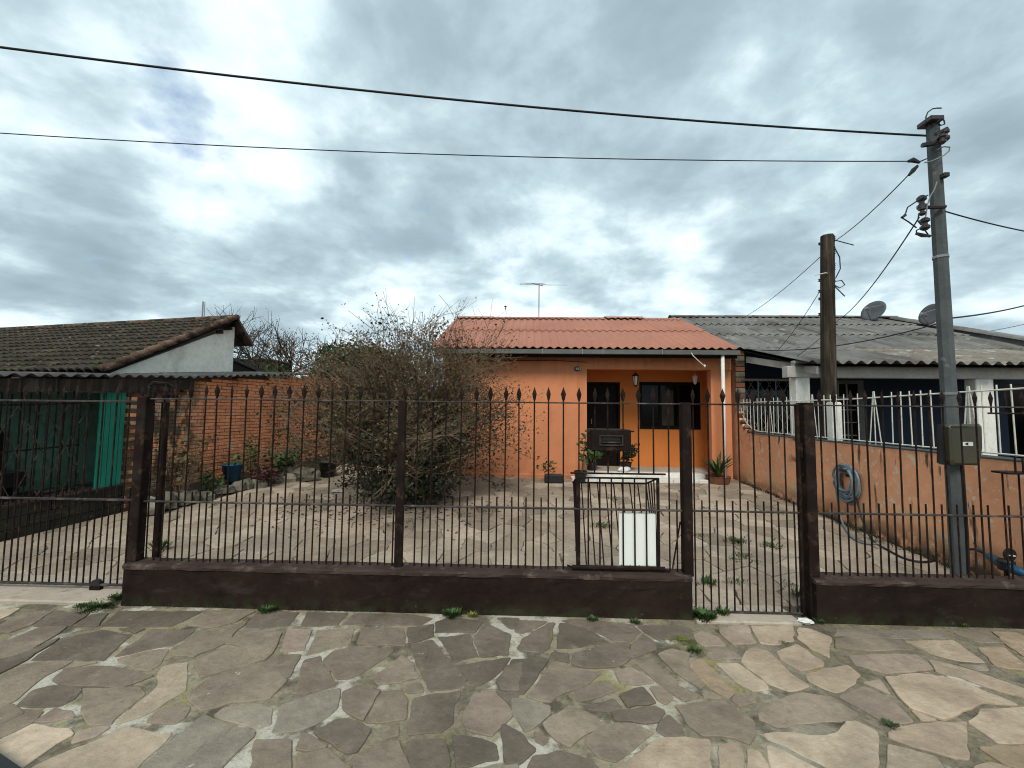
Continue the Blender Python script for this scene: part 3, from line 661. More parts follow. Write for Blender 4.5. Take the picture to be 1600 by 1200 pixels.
# ================================================================== ORANGE HOUSE
HY, RY = 5.4, 6.5
H = thing('orange_house', 'single storey orange house with terracotta corrugated roof and recessed porch', 'house', (1.2, HY, .2))
HX0, HX1, PX0, PX1 = -1.78, 4.47, 1.36, 4.03
zE = 3.02
mb = MB(); mb.box(HX0, PX0, HY, HY+.16, .0, zE); put(mb, 'front_wall', m_orange, H)
put(MB().box(PX0+.001, HX1, HY+.001, HY+.16, 2.58, zE), 'porch_beam', m_orange, H)
put(MB().bbox(PX1, PX1+.22, HY+.003, HY+.2, .2, 2.581, .008), 'pillar', m_orange, H)
put(MB().box(PX1+.22, HX1, HY+.03, HY+.16, .2, 2.582), 'side_wall', m_orange, H)
dX0, dX1, wX0, wX1, wZ0, wZ1, dZ1 = 1.53, 2.33, 2.80, 4.26, 1.24, 2.385, 2.37
pf = .345
rw = MB()
for (a, b, c, d) in ((PX0, dX0, pf, 2.9), (dX1, wX0, pf, 2.9), (wX1, HX1, pf, 2.9), (dX0, dX1, dZ1, 2.9), (wX0, wX1, wZ1, 2.9), (wX0, wX1, pf, wZ0)): rw.box(a, b, RY, RY+.15, c, d)
put(rw, 'porch_wall', m_orange_shade, H)
put(MB().box(PX0-.12, PX0, HY+.16, RY, .2, 2.9), 'porch_side_wall', m_orange_shade, H); put(MB().box(HX1-.14, HX1-.001, HY+.161, RY, .2, 2.9), 'porch_side_wall', m_orange_shade, H)
put(MB().box(PX0, HX1-.14, HY+.16, RY, 2.72, 2.78), 'porch_ceiling', m_orange_shade, H)
put(MB().box(HX0, HX0+.15, HY+.16, 11.2, 0, zE), 'gable_wall', m_orange, H)
gab = MB(); gab.prism([(HY+.02, zE), (11.1, zE), (8.3, 4.28)], 'x', HX0+.02, HX0+.14); put(gab, 'gable', m_orange, H)
put(MB().box(HX0, 4.45, 11.2, 11.35, 0, zE), 'back_wall', m_orange, H); put(MB().box(4.30, 4.45, RY+.15, 11.2, 0, zE), 'gable_wall', m_orange, H)
put(MB().box(HX0+.15, 4.30, RY+1.6, RY+1.7, 0, zE), 'room_wall', m_darkwood, H)
put(MB().bbox(HX0-.03, PX0-.02, HY-.035, HY+.02, .12, .30, .01), 'plinth', m_orange, H)
# porch floor, tiles and step
put(MB().bbox(PX0-.002, HX1-.15, HY+.16, RY, .15, pf, .01), 'porch_floor', m_slab, H)
sx0 = atY(905, 748, HY).x
for i in range(6):
    a = PX0-.35+i*.52; put(MB().bbox(a+.003, a+.517, HY-.32, HY+.0, .18, .268, .008), 'step_tile', m_whitepaint, H)
for i in range(5):
    a = PX0+.002+i*.534; put(MB().bbox(a+.003, a+.531, HY+.005, HY+.2, .20, pf+.006, .008), 'floor_tile', m_whitepaint, H)
# door and window
dr = put(MB().bbox(dX0+.05, dX1-.05, RY+.08, RY+.12, pf, dZ1-.05, .004), 'door', m_darkwood, H)
for (a, b) in ((.55, 1.05), (1.25, 2.1)): put(MB().bbox(dX0+.16, dX1-.16, RY+.068, RY+.082, a, b, .006), 'door_panel', m_darkwood, dr)
put(MB().tube([(dX0+.12, RY+.05, 1.35), (dX0+.12, RY+.05, 1.47)], .012, 6), 'handle', m_metal, dr)
fr = MB()
for (a, b, c, d) in ((dX0, dX0+.05, pf, dZ1), (dX1-.05, dX1, pf, dZ1), (dX0+.05, dX1-.05, dZ1-.05, dZ1)): fr.box(a, b, RY-.006, RY+.12, c, d)
put(fr, 'door_frame', m_darkwood, H)
wf = MB()
for (a, b, c, d) in ((wX0, wX0+.05, wZ0, wZ1), (wX1-.05, wX1, wZ0, wZ1), (wX0+.05, wX1-.05, wZ1-.05, wZ1), (wX0+.05, wX1-.05, wZ0, wZ0+.05)): wf.box(a, b, RY-.006, RY+.12, c, d)
wn = put(wf, 'window', m_darkwood, H)
ww = (wX1-wX0-.1)/3
for i in range(3):
    a = wX0+.05+i*ww
    put(MB().box(a+.03, a+ww-.03, RY+.07, RY+.078, wZ0+.08, wZ1-.08), 'pane', m_glass, wn)
    s = MB()
    for (p, q, c, d) in ((a, a+.03, wZ0+.05, wZ1-.05), (a+ww-.03, a+ww, wZ0+.05, wZ1-.05), (a+.03, a+ww-.03, wZ1-.08, wZ1-.05), (a+.03, a+ww-.03, wZ0+.05, wZ0+.08)): s.box(p, q, RY+.055, RY+.095, c, d)
    put(s, 'sash', m_darkwood, wn)
cu = MB(); a = wX0+.05+ww*1.12
for i in range(7):                                            # pale curtain seen in the middle sash
    cu.add([(a+.04*i, RY+.062-.004*(i % 2), wZ0+.09), (a+.04*(i+1), RY+.062-.004*((i+1) % 2), wZ0+.09), (a+.04*(i+1), RY+.062-.004*((i+1) % 2), wZ1-.2), (a+.04*i, RY+.062-.004*(i % 2), wZ1-.2)], [(0, 1, 2, 3)])
put(cu, 'curtain', M('brown net curtain', (.055, .045, .036), .9), wn)
# number plate
def text_mesh(s, size, mat, depth=.002):
    cu_ = bpy.data.curves.new('txt', 'FONT'); cu_.body = s; cu_.size = size; cu_.extrude = depth; cu_.align_x = 'CENTER'; cu_.align_y = 'CENTER'; cu_.resolution_u = 3
    o = bpy.data.objects.new('txt', cu_); COL.objects.link(o); dg = bpy.context.evaluated_depsgraph_get(); dg.update()
    me = bpy.data.meshes.new_from_object(o.evaluated_get(dg)); bpy.data.objects.remove(o); me.materials.clear(); me.materials.append(mat); return me
pc = atY(902, 576.5, HY)
npl = thing('house_number_plate', 'small dark oval number plate with white digits beside the porch', 'sign', pc)
pl_ = MB(); pr = [(pc.x+.085*math.cos(t)*(1 if abs(math.cos(t)) < .8 else .96), pc.z+.055*math.sin(t)) for t in [2*math.pi*k/20 for k in range(20)]]
pl_.prism(pr, 'y', HY-.012, HY-.002); put(pl_, 'plate', M('dark enamel', (.015, .02, .03), .35, .1), npl)
put(text_mesh('1182', .075, m_whitepaint), 'digits', None, npl, (pc.x, HY-.014, pc.z), (math.radians(90), 0, 0))

# roofs of corrugated sheets
def sheet_mb(x0, x1, y0, y1, zf, pitch=.177, amp=.021, seg=8, th=.007, lim=None, ny=3, lift=.0):
    mb = MB(); n = max(4, int(round((x1-x0)/pitch*seg))); rows = ny+1; b = 0
    for side in (0, 1):
        for j in range(rows):
            for i in range(n+1):
                x = x0+(x1-x0)*i/n
                ya = y0; yb = y1 if lim is None else max(y0+.02, min(y1, lim(x)))
                y = ya+(yb-ya)*j/ny
                z = zf(x, y)+amp*math.cos(2*math.pi*x/pitch)-side*th+lift*(1-j/ny)
                mb.v.append((x, y, z))
    m_ = (n+1)
    for j in range(ny):
        for i in range(n):
            mb.f.append((j*m_+i, j*m_+i+1, (j+1)*m_+i+1, (j+1)*m_+i))
            o_ = rows*m_; mb.f.append((o_+j*m_+i, o_+(j+1)*m_+i, o_+(j+1)*m_+i+1, o_+j*m_+i+1))
    o_ = rows*m_
    for i in range(n): mb.f.append((i, o_+i, o_+i+1, i+1))
    mb.sm = True; return mb
EY, EZ, GY, GZ = 5.02, 2.99, 8.3, 4.36
rz = lambda x, y: EZ+(y-EY)*(GZ-EZ)/(GY-EY)

rp = put(MB().add([(HX0-.2, EY+.05, EZ-.075), (HX1-.05, EY+.05, EZ-.075), (HX1-.05, GY, GZ-.075), (HX0-.2, GY, GZ-.075), (HX0-.2, 11.5, EZ-.075), (HX1-.05, 11.5, EZ-.075)], [(0, 1, 2, 3), (3, 2, 5, 4)]), 'roof', m_darkwood, H)
RX0, RX1 = -2.02, 4.46
xs_ = [RX0]+[RX0+.05+1.062*i for i in range(1, 6)]+[RX1]
for (ya, yb, lf) in ((EY, 6.68, .006), (6.58, 8.25, .020)):
    for i in range(len(xs_)-1):
        put(sheet_mb(xs_[i], xs_[i+1]+(.04 if i < len(xs_)-2 else 0), ya, yb, lambda x, y: rz(x, y)+(.002 if i % 2 else .0), lift=lf), 'roof_sheet', m_terra, rp)
bz = lambda x, y: GZ-(y-GY)*(GZ-EZ)/(GY-EY)
for i in range(len(xs_)-1): put(sheet_mb(xs_[i], xs_[i+1], 8.35, 11.55, bz), 'roof_sheet', m_terra, rp)
for i in range(6):
    a, b = RX0+(RX1-RX0)*i/6, RX0+(RX1-RX0)*(i+1)/6+.03
    rc = MB(); pr = []
    nn = 16
    for j in range(7):
        yy = GY+(-.26+.52*j/6); base = GZ-abs(yy-GY)*.40+.045-.02*(i % 2)
        for k in range(nn+1):
            x = a+(b-a)*k/nn; wv = .022*math.cos(2*math.pi*x/.177)*(abs(yy-GY)/.26)**2
            rc.v.append((x, yy, base+wv+(.012*math.sin(i*2.1))))
    for j in range(6):
        for k in range(nn): rc.f.append((j*(nn+1)+k, j*(nn+1)+k+1, (j+1)*(nn+1)+k+1, (j+1)*(nn+1)+k))
    rc.sm = True; put(rc, 'ridge_cap', m_terra, rp)
# gutter, fascia, downpipe
gx0, gx1 = atY(735, 549, 4.98).x-.75, 4.44
put(MB().box(RX0+.1, gx1, EY+.06, EY+.09, EZ-.20, EZ-.07), 'fascia', m_darkwood, rp)
gp_ = [(EY+.055, EZ-.035), (EY+.05, EZ-.125), (EY-.045, EZ-.125), (EY-.06, EZ-.045), (EY-.068, EZ-.045), (EY-.055, EZ-.134), (EY+.06, EZ-.134), (EY+.062, EZ-.035)]
gt = put(MB().prism(gp_, 'x', gx0, gx1), 'gutter', m_gutter, H)
for px in (758, 848, 910, 942, 1035): X = atY(px, 553, 4.96).x; put(MB().box(X-.008, X+.008, EY-.072, EY+.0, EZ-.14, EZ-.03), 'gutter_strap', m_metal, gt)
dpx = atY(1131, 650, EY+.02).x
put(MB().tube([(dpx, EY+.02, EZ-.12), (dpx, EY+.02, .19)], .036, 10), 'downpipe', m_whitepaint, H, smooth=True)
put(MB().tube([atY(680, 565, HY-.008), atY(780, 564, HY-.008), atY(860, 563, HY-.008), atY(918, 566, HY-.008)], .007, 4), 'wall_cable', m_darkwood, H)
# lamp arm from the gutter
la = thing('bent_lamp_arm', 'thin white bent lamp arm hanging below the gutter above the porch', 'lamp', atY(1080, 548, EY))
put(MB().tube([atY(1079, 549, EY-.05), atY(1083, 556, EY-.06), atY(1096, 568, EY-.02), atY(1100, 571, EY)], .009, 6), 'arm', m_whitepaint, la)
put(MB().lathe([(.010, .03), (.02, .02), (.026, 0), (.018, -.02), (.004, -.03)], atY(1101, 572, EY), 10), 'bulb', m_whitepaint, la, smooth=True)
# porch lanterns
def lantern(px, py, Y, label, metal, s=1.0):
    c = atY(px, py, Y); t = thing('porch_lantern', label, 'lantern', c, 'lanterns hanging in the porch')
    put(MB().tube([(c.x, c.y, c.z+.12*s), (c.x, c.y, 2.73)], .005, 5), 'chain', metal, t)
    put(MB().lathe([(.075*s, .085*s), (.07*s, .1*s), (.03*s, .135*s), (.012*s, .15*s)], c, 6), 'cap', metal, t)
    put(MB().lathe([(.035*s, -.10*s), (.062*s, .083*s)], c, 6), 'glass', m_clear, t)
    f = MB()
    for k in range(6):
        an = 2*math.pi*k/6; f.tube([(c.x+.037*s*math.cos(an), c.y+.037*s*math.sin(an), c.z-.1*s), (c.x+.065*s*math.cos(an), c.y+.065*s*math.sin(an), c.z+.085*s)], .0075*s, 4)
    put(f, 'frame', metal, t); put(MB().lathe([(.012*s, -.14*s), (.04*s, -.115*s), (.04*s, -.1*s)], c, 6), 'base', metal, t)
lantern(993, 594, 5.9, 'black lantern with pale glass hanging above the porch between door and window', m_blackpl, 1.1)
lantern(1086, 593, 6.0, 'small white topped lantern hanging before the right end of the porch window', m_whitepaint, .8)
# roof antenna
ab = atY(842, 494, 8.5); at_ = atY(842, 443, 8.5)
an_ = thing('roof_antenna', 'thin television antenna with cross elements on the terracotta roof ridge', 'antenna', ab)
put(MB().tube([(ab.x, 8.5, 4.2), (ab.x, 8.5, at_.z)], .016, 6), 'mast', m_metal, an_)
p0, p1 = atY(822, 452, 8.2), atY(862, 447, 8.9)
put(MB().tube([Vector((at_.x-.22, 8.1, at_.z-.12)), Vector((at_.x+.14, 8.8, at_.z+.02))], .011, 5), 'boom', m_metal, an_)
for t, hw, dz_ in ((0, .34, .0), (.3, .3, .0), (.62, .40, 0), (1.0, .72, .03)):
    c = Vector((at_.x-.22+.36*t, 8.1+.7*t, at_.z-.12+.14*t+dz_)); put(MB().tube([c+Vector((-hw, .04, .02)), c+Vector((hw, -.04, -.015))], .008, 4), 'element', m_metal, an_)

# ================================================================== PARTITION WALL ON THE RIGHT
XP0, XP1 = 4.56, 4.70
pw = thing('partition_wall', 'peeling salmon orange boundary wall with black streaks right of the driveway', 'wall', (4.6, 2.8, 0))
prof = [(.12, -.05), (5.62, -.05), (5.62, 2.98), (5.40, 2.98), (5.40, 1.92)]
for k in range(1, 9):
    a = math.pi/2*k/9; prof.append((5.40-.62*(1-math.cos(a)), 1.92-.67*math.sin(a)))
prof += [(4.72, 1.245), (.12, 1.245)]
put(MB().prism([(y, z) for y, z in prof], 'x', XP0, XP1), 'wall_body', m_part, pw)
# exposed brick ends along the raised end and the curve
cv = [(5.385, z) for z in np.arange(2.02, 2.95, .115)]+[(5.39-.62*(1-math.cos(math.pi/2*k/6)), 1.94-.67*math.sin(math.pi/2*k/6)) for k in range(0, 7)]
for i, (y, z) in enumerate(cv):
    o = put(MB().bbox(-.075, .12, -.03, .03, -.05, .05, .006), 'brick', [m_tile_edge, m_rubble, m_clay][i % 3], pw, (XP0+.05, y-.01, z))
    if z < 1.9: o.rotation_euler = (math.pi/2*min(1, (i-9)/6.0), 0, 0)
cop = MB(); cop.bbox(XP0-.012, XP1+.012, .12, 4.78, 1.246, 1.268, .006); put(cop, 'coping', m_conc, pw)
# white railing on it
wrl = thing('white_railing', 'thin white iron railing with fan bars on top of the salmon boundary wall', 'railing', (4.63, 2.8, 1.27))
XRL = 4.62
put(MB().tube([(XRL, .12, 1.93), (XRL, 1.2, 1.905), (XRL, 2.4, 1.875), (XRL, 5.36, 1.875)], .009, 5), 'top_rail', m_whitewire, wrl)
put(MB().tube([(XRL, .12, 1.30), (XRL, 4.7, 1.30), (XRL, 4.92, 1.34), (XRL, 5.12, 1.45), (XRL, 5.28, 1.62), (XRL, 5.36, 1.84)], .009, 5), 'bottom_rail', m_whitewire, wrl)
y = .2; i = 0
def curve_z(y):
    return 1.30 if y < 4.7 else (1.30+.04*(y-4.7)/.22 if y < 4.92 else (1.34+.11*(y-4.92)/.2 if y < 5.12 else (1.45+.17*(y-5.12)/.16 if y < 5.28 else 1.7)))
while y < 5.33:
    if i % 9 == 5:
        for dd in (-.09, 0, .09): put(MB().tube([(XRL, y+dd, 1.27), (XRL, y+dd*.08, 1.97)], .007, 5), 'fan_bar', m_whitewire, wrl)
        y += .135
    else:
        put(MB().tube([(XRL, y, curve_z(y)-.01), (XRL, y+frnd.uniform(-.01, .01), 1.95+.02*(y < 1.2))], .007, 5), 'bar', m_whitewire, wrl)
        y += .128
    i += 1

# ================================================================== RIGHT NEIGHBOUR
NB = thing('blue_house', 'dark blue neighbour house with a grey corrugated hipped roof and white porch posts', 'house', (7.5, 5.6, .1))
YN = 5.7; YC = 3.75
def nwall(name, x0, x1, y0, y1, z0, z1, m): return put(MB().box(x0, x1, y0, y1, z0, z1), name, m, NB)
nwx0, nwx1 = 4.78, atY(1241, 620, YN).x; nwz1 = atY(1200, 592, YN).z; nwz0 = 1.1
ndx0, ndx1 = atY(1300, 640, YN).x, atY(1341, 640, YN).x; ndz = atY(1320, 600, YN).z
nox0, nox1 = atY(1574, 640, YN).x, atY(1660, 640, YN).x; noz = atY(1580, 600, YN).z
fw = MB()
for (a, b, c, d) in ((4.715, nwx0, 0, 3.0), (nwx1, ndx0, 0, 3.0), (ndx1, nox0, 0, 3.0), (nox1, 14, 0, 3.0), (nwx0, nwx1, nwz1, 3.0), (nwx0, nwx1, 0, nwz0), (ndx0, ndx1, ndz, 3.0), (nox0, nox1, noz, 3.0)): fw.box(a, b, YN, YN+.15, c, d)
put(fw, 'front_wall', m_navy, NB)
nwall('side_wall', 4.715, 4.86, YN+.15, 11, 0, 3.0, m_navy); nwall('back_wall', 4.9, 14, 10.9, 11, 0, 3, m_navy); nwall('room_wall', 4.9, 14, YN+1.2, YN+1.25, 0, 3, m_black); nwall('side_wall', 13.85, 14, YN+.15, 10.9, 0, 3, m_navy)
put(MB().box(4.72, 14.3, YC-.35, YN, -.05, .12), 'porch_floor', m_conc, NB)
# grille window
wn2 = put(MB().box(nwx0, nwx1, YN-.01, YN+.10, nwz1-.045, nwz1).box(nwx0, nwx1, YN-.01, YN+.1, nwz0, nwz0+.05), 'window', m_beam, NB)
put(MB().box(nwx0, nwx1, YN+.1, YN+.11, nwz0+.05, nwz1-.045), 'pane', m_glass, wn2)
gm = 7
for i in range(4): x = nwx0+.02+(nwx1-nwx0-.04)*i/3; put(MB().tube([(x, YN-.02, nwz0), (x, YN-.02, nwz1)], .012, 5), 'grille_bar', m_metal, wn2)
hh = nwz1-nwz0-.05; ww_ = nwx1-nwx0
for i in range(-3, 7):
    for sgn in (1, -1):
        x0_ = nwx0+i*.2; pts = []
        a = x0_ if sgn > 0 else x0_+hh*.55; b = x0_+hh*.55 if sgn > 0 else x0_
        # clip to the window
        za, zb_ = nwz0+.03, nwz1-.04
        def cl(x, z, x2, z2):
            o = []
            for t in np.linspace(0, 1, 41):
                xx = x+(x2-x)*t; zz = z+(z2-z)*t
                if nwx0 <= xx <= nwx1: o.append((xx, YN-.025, zz))
            return o
        q = cl(a, za, b, zb_)
        if len(q) > 3: put(MB().tube([q[0], q[-1]], .006, 4), 'grille_bar', m_metal, wn2)
# door with a pale frame, dark doorway
df = MB()
for (a, b, c, d) in ((ndx0-.06, ndx0, .1, ndz+.08), (ndx1, ndx1+.12, .1, ndz+.08), (ndx0, ndx1, ndz, ndz+.08)): df.box(a, b, YN-.02, YN+.05, c, d)
nd = put(df, 'door_frame', M('grey green frame paint', (.15, .16, .145), .8), NB)
put(MB().box(ndx0, ndx1, YN+.08, YN+.1, .1, ndz), 'door', m_darkwood, nd)
for i in range(5): z = .9+.28*i; put(MB().box(ndx0, ndx1, YN+.05, YN+.07, z, z+.02), 'glazing_bar', m_beam, nd)
for i in (1, 2): x = ndx0+(ndx1-ndx0)*i/3; put(MB().box(x-.01, x+.01, YN+.048, YN+.072, .9, ndz), 'glazing_bar', m_beam, nd)
# porch columns, beam, barge
def colm(px, pxw, name='column', y=YC):
    a, b = atY(px, 630, y).x, atY(px+pxw, 630, y).x
    put(MB().bbox(a, b, y, y+.2, .1, 2.40, .012), name, m_whitepaint, NB); return a, b
c1 = colm(1245, 22); c2 = colm(1527, 28); 
zbm0, zbm1 = atY(1400, 592, YC).z, atY(1400, 576, YC).z
put(MB().bbox(c1[0]-.16, 13.5, YC-.03, YC+.13, zbm0+.01, zbm1+.03, .008), 'beam', m_beam, NB)
b0 = Vector((4.76, 5.35, 2.87)); b1 = Vector((4.90, 3.45, 2.46))
bg_ = MB(); bg_.add([b0+Vector((0, 0, -.13)), b1+Vector((0, 0, -.13)), b1, b0, b0+Vector((.04, 0, -.13)), b1+Vector((.04, 0, -.13)), b1+Vector((.04, 0, 0)), b0+Vector((.04, 0, 0))], [(0, 1, 2, 3), (7, 6, 5, 4), (0, 4, 5, 1), (3, 2, 6, 7), (1, 5, 6, 2), (0, 3, 7, 4)])
put(bg_, 'barge_board', m_beam, NB)
put(MB().bbox(4.74, 13.5, YC+.0, YC+.1, zbm1+.032, zbm1+.13, .006), 'wall_plate', m_beam, NB)
# roof planes
YE, ZE_, YK, ZK, YR, ZR = 3.40, 2.53, 5.25, 3.02, 9.2, 4.60
n_eave = lambda x, y: ZE_+(y-YE)*(ZK-ZE_)/(YK-YE)
n_main = lambda x, y: ZK+(y-YK)*(ZR-ZK)/(YR-YK)
XH = atY(1392, 500, YR).x
_o, _d = ray(1600, 541); _s = (ZR-ZK)/(YR-YK); _t = (ZK+(_o[1]-YK)*_s-_o[2])/(_d[2]-_s*_d[1]); _h = _o+_d*_t
hipx = XH+(_h[0]-XH)/(YR-_h[1])*(YR-YE)
lim = lambda x: YR if x < XH else YR-(x-XH)*(YR-YE)/(hipx-XH)
nr = put(MB().add([(4.72, YE+.1, ZE_-.06), (hipx-.4, YE+.1, ZE_-.06), (XH+(hipx-XH)*(YR-YK)/(YR-YE), YK, ZK-.06), (4.72, YK, ZK-.06), (XH, YR, ZR-.06), (4.5, YR, ZR-.06)], [(0, 1, 2, 3), (3, 2, 4, 5)]), 'roof', m_darkwood, NB)
grn = random.Random(8); X = 4.75; first = True
while X < hipx-.6:
    x1 = X+1.05
    if lim(X) > YE+.3:
        put(sheet_mb(X, x1+.03, YE+grn.uniform(-.02, .02), YK+.10, n_eave, .2, .032, 8, lim=lim, lift=.0), 'roof_sheet', m_moss_sheet if 5.9 < X < 10 else m_grey_sheet, nr)
    X = x1
X = 4.44
while X < hipx-.6:
    x1 = X+1.05
    for (ya, yb, lf) in ((YK, 6.70, .012), (6.6, 8.0, .022), (7.9, YR, .032)):
        if lim(X) > ya+.15 and lim(x1) > ya-.4: put(sheet_mb(X, x1+.03, ya+grn.uniform(-.02, .02), yb, n_main, .2, .028, 8, lim=lim, lift=lf+grn.uniform(0, .008)), 'roof_sheet', m_grey_sheet, nr)
    X = x1
hp = MB(); A_, B_ = Vector((XH, YR, ZR)), Vector((hipx, YE, ZE_)); C_ = Vector((hipx, 2*YR-YE, ZE_)); hp.add([A_, B_, C_], [(0, 1, 2)]); hp.add([A_, C_, Vector((4.5, 2*YR-YE, ZE_)), Vector((4.5, YR, ZR))], [(0, 1, 2, 3)])
put(hp, 'rear_roof', m_grey_sheet, nr)
def cap_line(a, b, n, nm='ridge_cap', m=m_grey_sheet, r=.09, par=nr):
    for i in range(n):
        p, q = a.lerp(b, i/n), a.lerp(b, (i+1)/n+.02); mb = MB(); d = (q-p).normalized(); s_ = d.cross(Vector((0, 0, 1))).normalized(); up = s_.cross(d)
        for (e_, rr) in ((p, r), (q, r*.9)):
            for k in range(6):
                an = math.pi*k/5; mb.v.append(tuple(e_+s_*math.cos(an)*rr*1.5+up*(math.sin(an)*rr*.8-.03)))
        for k in range(5): mb.f.append((k, k+1, 7+k, 6+k))
        mb.sm = True; put(mb, nm, m, par)
cap_line(Vector((4.5, YR, ZR+.03)), A_+Vector((0, 0, .03)), 8); cap_line(A_+Vector((0, 0, .03)), B_+Vector((0, 0, .03)), 8)
# satellite dishes
def dish(c, r, aim, label, arm=True, mark=True):
    t = thing('satellite_dish', label, 'satellite dish', c, 'satellite dishes on the grey roof'); aim = Vector(aim).normalized()
    q = aim.to_track_quat('Z', 'Y'); mb = MB(); n = 24
    for sd_ in (0, 1):
        for j in range(5):
            rr = r*j/4; 
            for k in range(n):
                an = 2*math.pi*k/n; p = q @ Vector((rr*math.cos(an), rr*1.08*math.sin(an), .16*r*(j/4)**2*1.2-sd_*.012)); mb.v.append(tuple(p+c))
    for sd_ in (0, 1):
        o_ = sd_*5*n
        for j in range(4):
            for k in range(n):
                f = (o_+j*n+k, o_+j*n+(k+1) % n, o_+(j+1)*n+(k+1) % n, o_+(j+1)*n+k); mb.f.append(f if not sd_ else f[::-1])
    for k in range(n): mb.f.append((4*n+k, 4*n+(k+1) % n, 9*n+(k+1) % n, 9*n+k))
    mb.sm = True; put(mb, 'reflector', M('grey dish paint', (.075, .08, .085), .6, .1), t)
    put(MB().tube([c-aim*.02, c-aim*.15, Vector((c.x-aim.x*.2, c.y-aim.y*.2, c.z-.75))], .022, 6), 'mast', m_metal, t)
    if arm:
        f = c+aim*r*1.25+(q @ Vector((0, -r*.35, 0))); put(MB().tube([c+(q @ Vector((0, -r*.95, .12*r))), f], .024, 5), 'feed_arm', m_metal, t); put(MB().tube([f, f-aim*.14], .045, 8), 'receiver', m_metal, t)
        put(MB().tube([c+(q @ Vector((r*.7, r*.5, .15*r))), f], .007, 4), 'stay', m_metal, t)
    return t, q
cd = atY(1366, 487, 8.6); t1, q1 = dish(cd, .31, (-.95, -.42, .50), 'round grey satellite dish with dark marks on the grey roof ridge, left one')
me = text_mesh('21', .14, m_blackpl, .001); o = bpy.data.objects.new('mark', me); COL.objects.link(o); o.parent = t1; o.location = q1 @ Vector((.0, .06, .06)); o.rotation_euler = q1.to_euler()
cd2 = atY(1456, 492, 6.5); dish(cd2, .25, (-.95, -.2, .3), 'grey satellite dish with feed arm half hidden behind the concrete pole')

# ================================================================== POLES, WIRES
YPo = .39
pb, ptop = atY(1500, 905, YPo), atY(1457, 192, YPo)
cp = thing('concrete_pole', 'tall slender grey concrete utility pole behind the right fence', 'utility pole', (pb.x, YPo, 0))
dv = (ptop-pb); z_ = lambda z: pb+dv*((z-pb.z)/dv.z)
def sq_pole(z0, z1, w0, w1, name, m, root, ang=.30):
    mb = MB()
    for z, wd in ((z0, w0), (z1, w1)):
        c = z_(z)
        for k in range(8):
            an = math.pi/4*k+math.pi/8; rr = wd/2*1.06
            mb.v.append((c.x+rr*math.cos(an), c.y+rr*math.sin(an), z))
    mb.f = [(k, (k+1) % 8, 8+(k+1) % 8, 8+k) for k in range(8)]+[tuple(range(8, 16))]
    put(mb, name, m, root)
sq_pole(0, ptop.z, .126, .100, 'shaft', m_conc, cp)
for zz, wd in ((atY(1470, 402, YPo).z, .118), (atY(1483, 615, YPo).z, .127)): sq_pole(zz-.012, zz+.012, wd, wd, 'band', m_metal, cp)
# fittings on the pole
def ptf(px, py, dy=0): return atY(px, py, YPo+dy)
def insul(c, r, h, root, name='insulator', ax=None):
    put(MB().lathe([(r*.5, -h/2), (r, -h*.36), (r, -h*.18), (r*.55, -h*.08), (r*.55, h*.08), (r, h*.18), (r, h*.36), (r*.5, h/2)], c, 10), name, m_insul, root)
put(MB().bbox(ptop.x-.10, ptop.x+.03, YPo-.09, YPo+.06, ptop.z-.03, ptop.z+.02, .008), 'top_bracket', m_insul, cp)
a = ptf(1441, 227, -.08); b = ptf(1478, 213, -.10)
put(MB().tube([a, ptf(1460, 224, -.09), b], .022, 6), 'crossarm', m_insul, cp); put(MB().tube([ptf(1462, 210, -.1), ptf(1480, 200, -.12)], .016, 5), 'crossarm', m_insul, cp)
insul(ptf(1477, 211, -.11), .032, .12, cp); insul(ptf(1472, 217, -.13), .03, .1, cp)
insul(ptf(1440, 317, -.06), .038, .14, cp); insul(ptf(1445, 350, -.06), .038, .12, cp); insul(ptf(1441, 330, -.08), .03, .08, cp)
put(MB().tube([ptf(1450, 324, -.07), ptf(1477, 323, -.08)], .018, 6), 'clamp', m_insul, cp); put(MB().tube([ptf(1432, 365, -.07), ptf(1453, 369, -.05)], .014, 6), 'clamp', m_insul, cp)
put(MB().bbox(ptf(1463, 281).x-.02, ptf(1463, 281).x+.03, YPo-.10, YPo-.05, ptf(1463, 281).z-.02, ptf(1463, 281).z+.02, .004), 'clip', m_blackpl, cp)
for pts, r, m in (([(1447, 190), (1447, 182), (1450, 175), (1457, 170), (1464, 169), (1471, 169)], .006, m_cable), ([(1464, 190), (1470, 186), (1475, 188), (1476, 194), (1470, 196), (1466, 193)], .006, m_cable),
                  ([(1464, 234), (1475, 229), (1484, 230), (1483, 236), (1476, 242), (1466, 247), (1455, 252), (1445, 254)], .006, m_greycable),
                  ([(1464, 284), (1460, 296), (1454, 306), (1449, 320), (1446, 340)], .006, m_greycable),
                  ([(1450, 305), (1441, 309), (1430, 316), (1418, 324), (1415, 333), (1409, 340), (1420, 347), (1432, 356)], .006, m_cable),
                  ([(1436, 334), (1434, 345), (1440, 352)], .006, m_cable), ([(1450, 366), (1444, 358), (1440, 356), (1432, 360), (1432, 366), (1440, 370), (1450, 370)], .006, m_cable)):
    put(MB().tube([ptf(x, y, -.10) for x, y in pts], r, 5), 'jumper_wire', m, cp)
put(MB().tube([ptf(1409, 340, -.1), ptf(1415, 336, -.1)], .012, 6), 'connector', m_blackpl, cp)
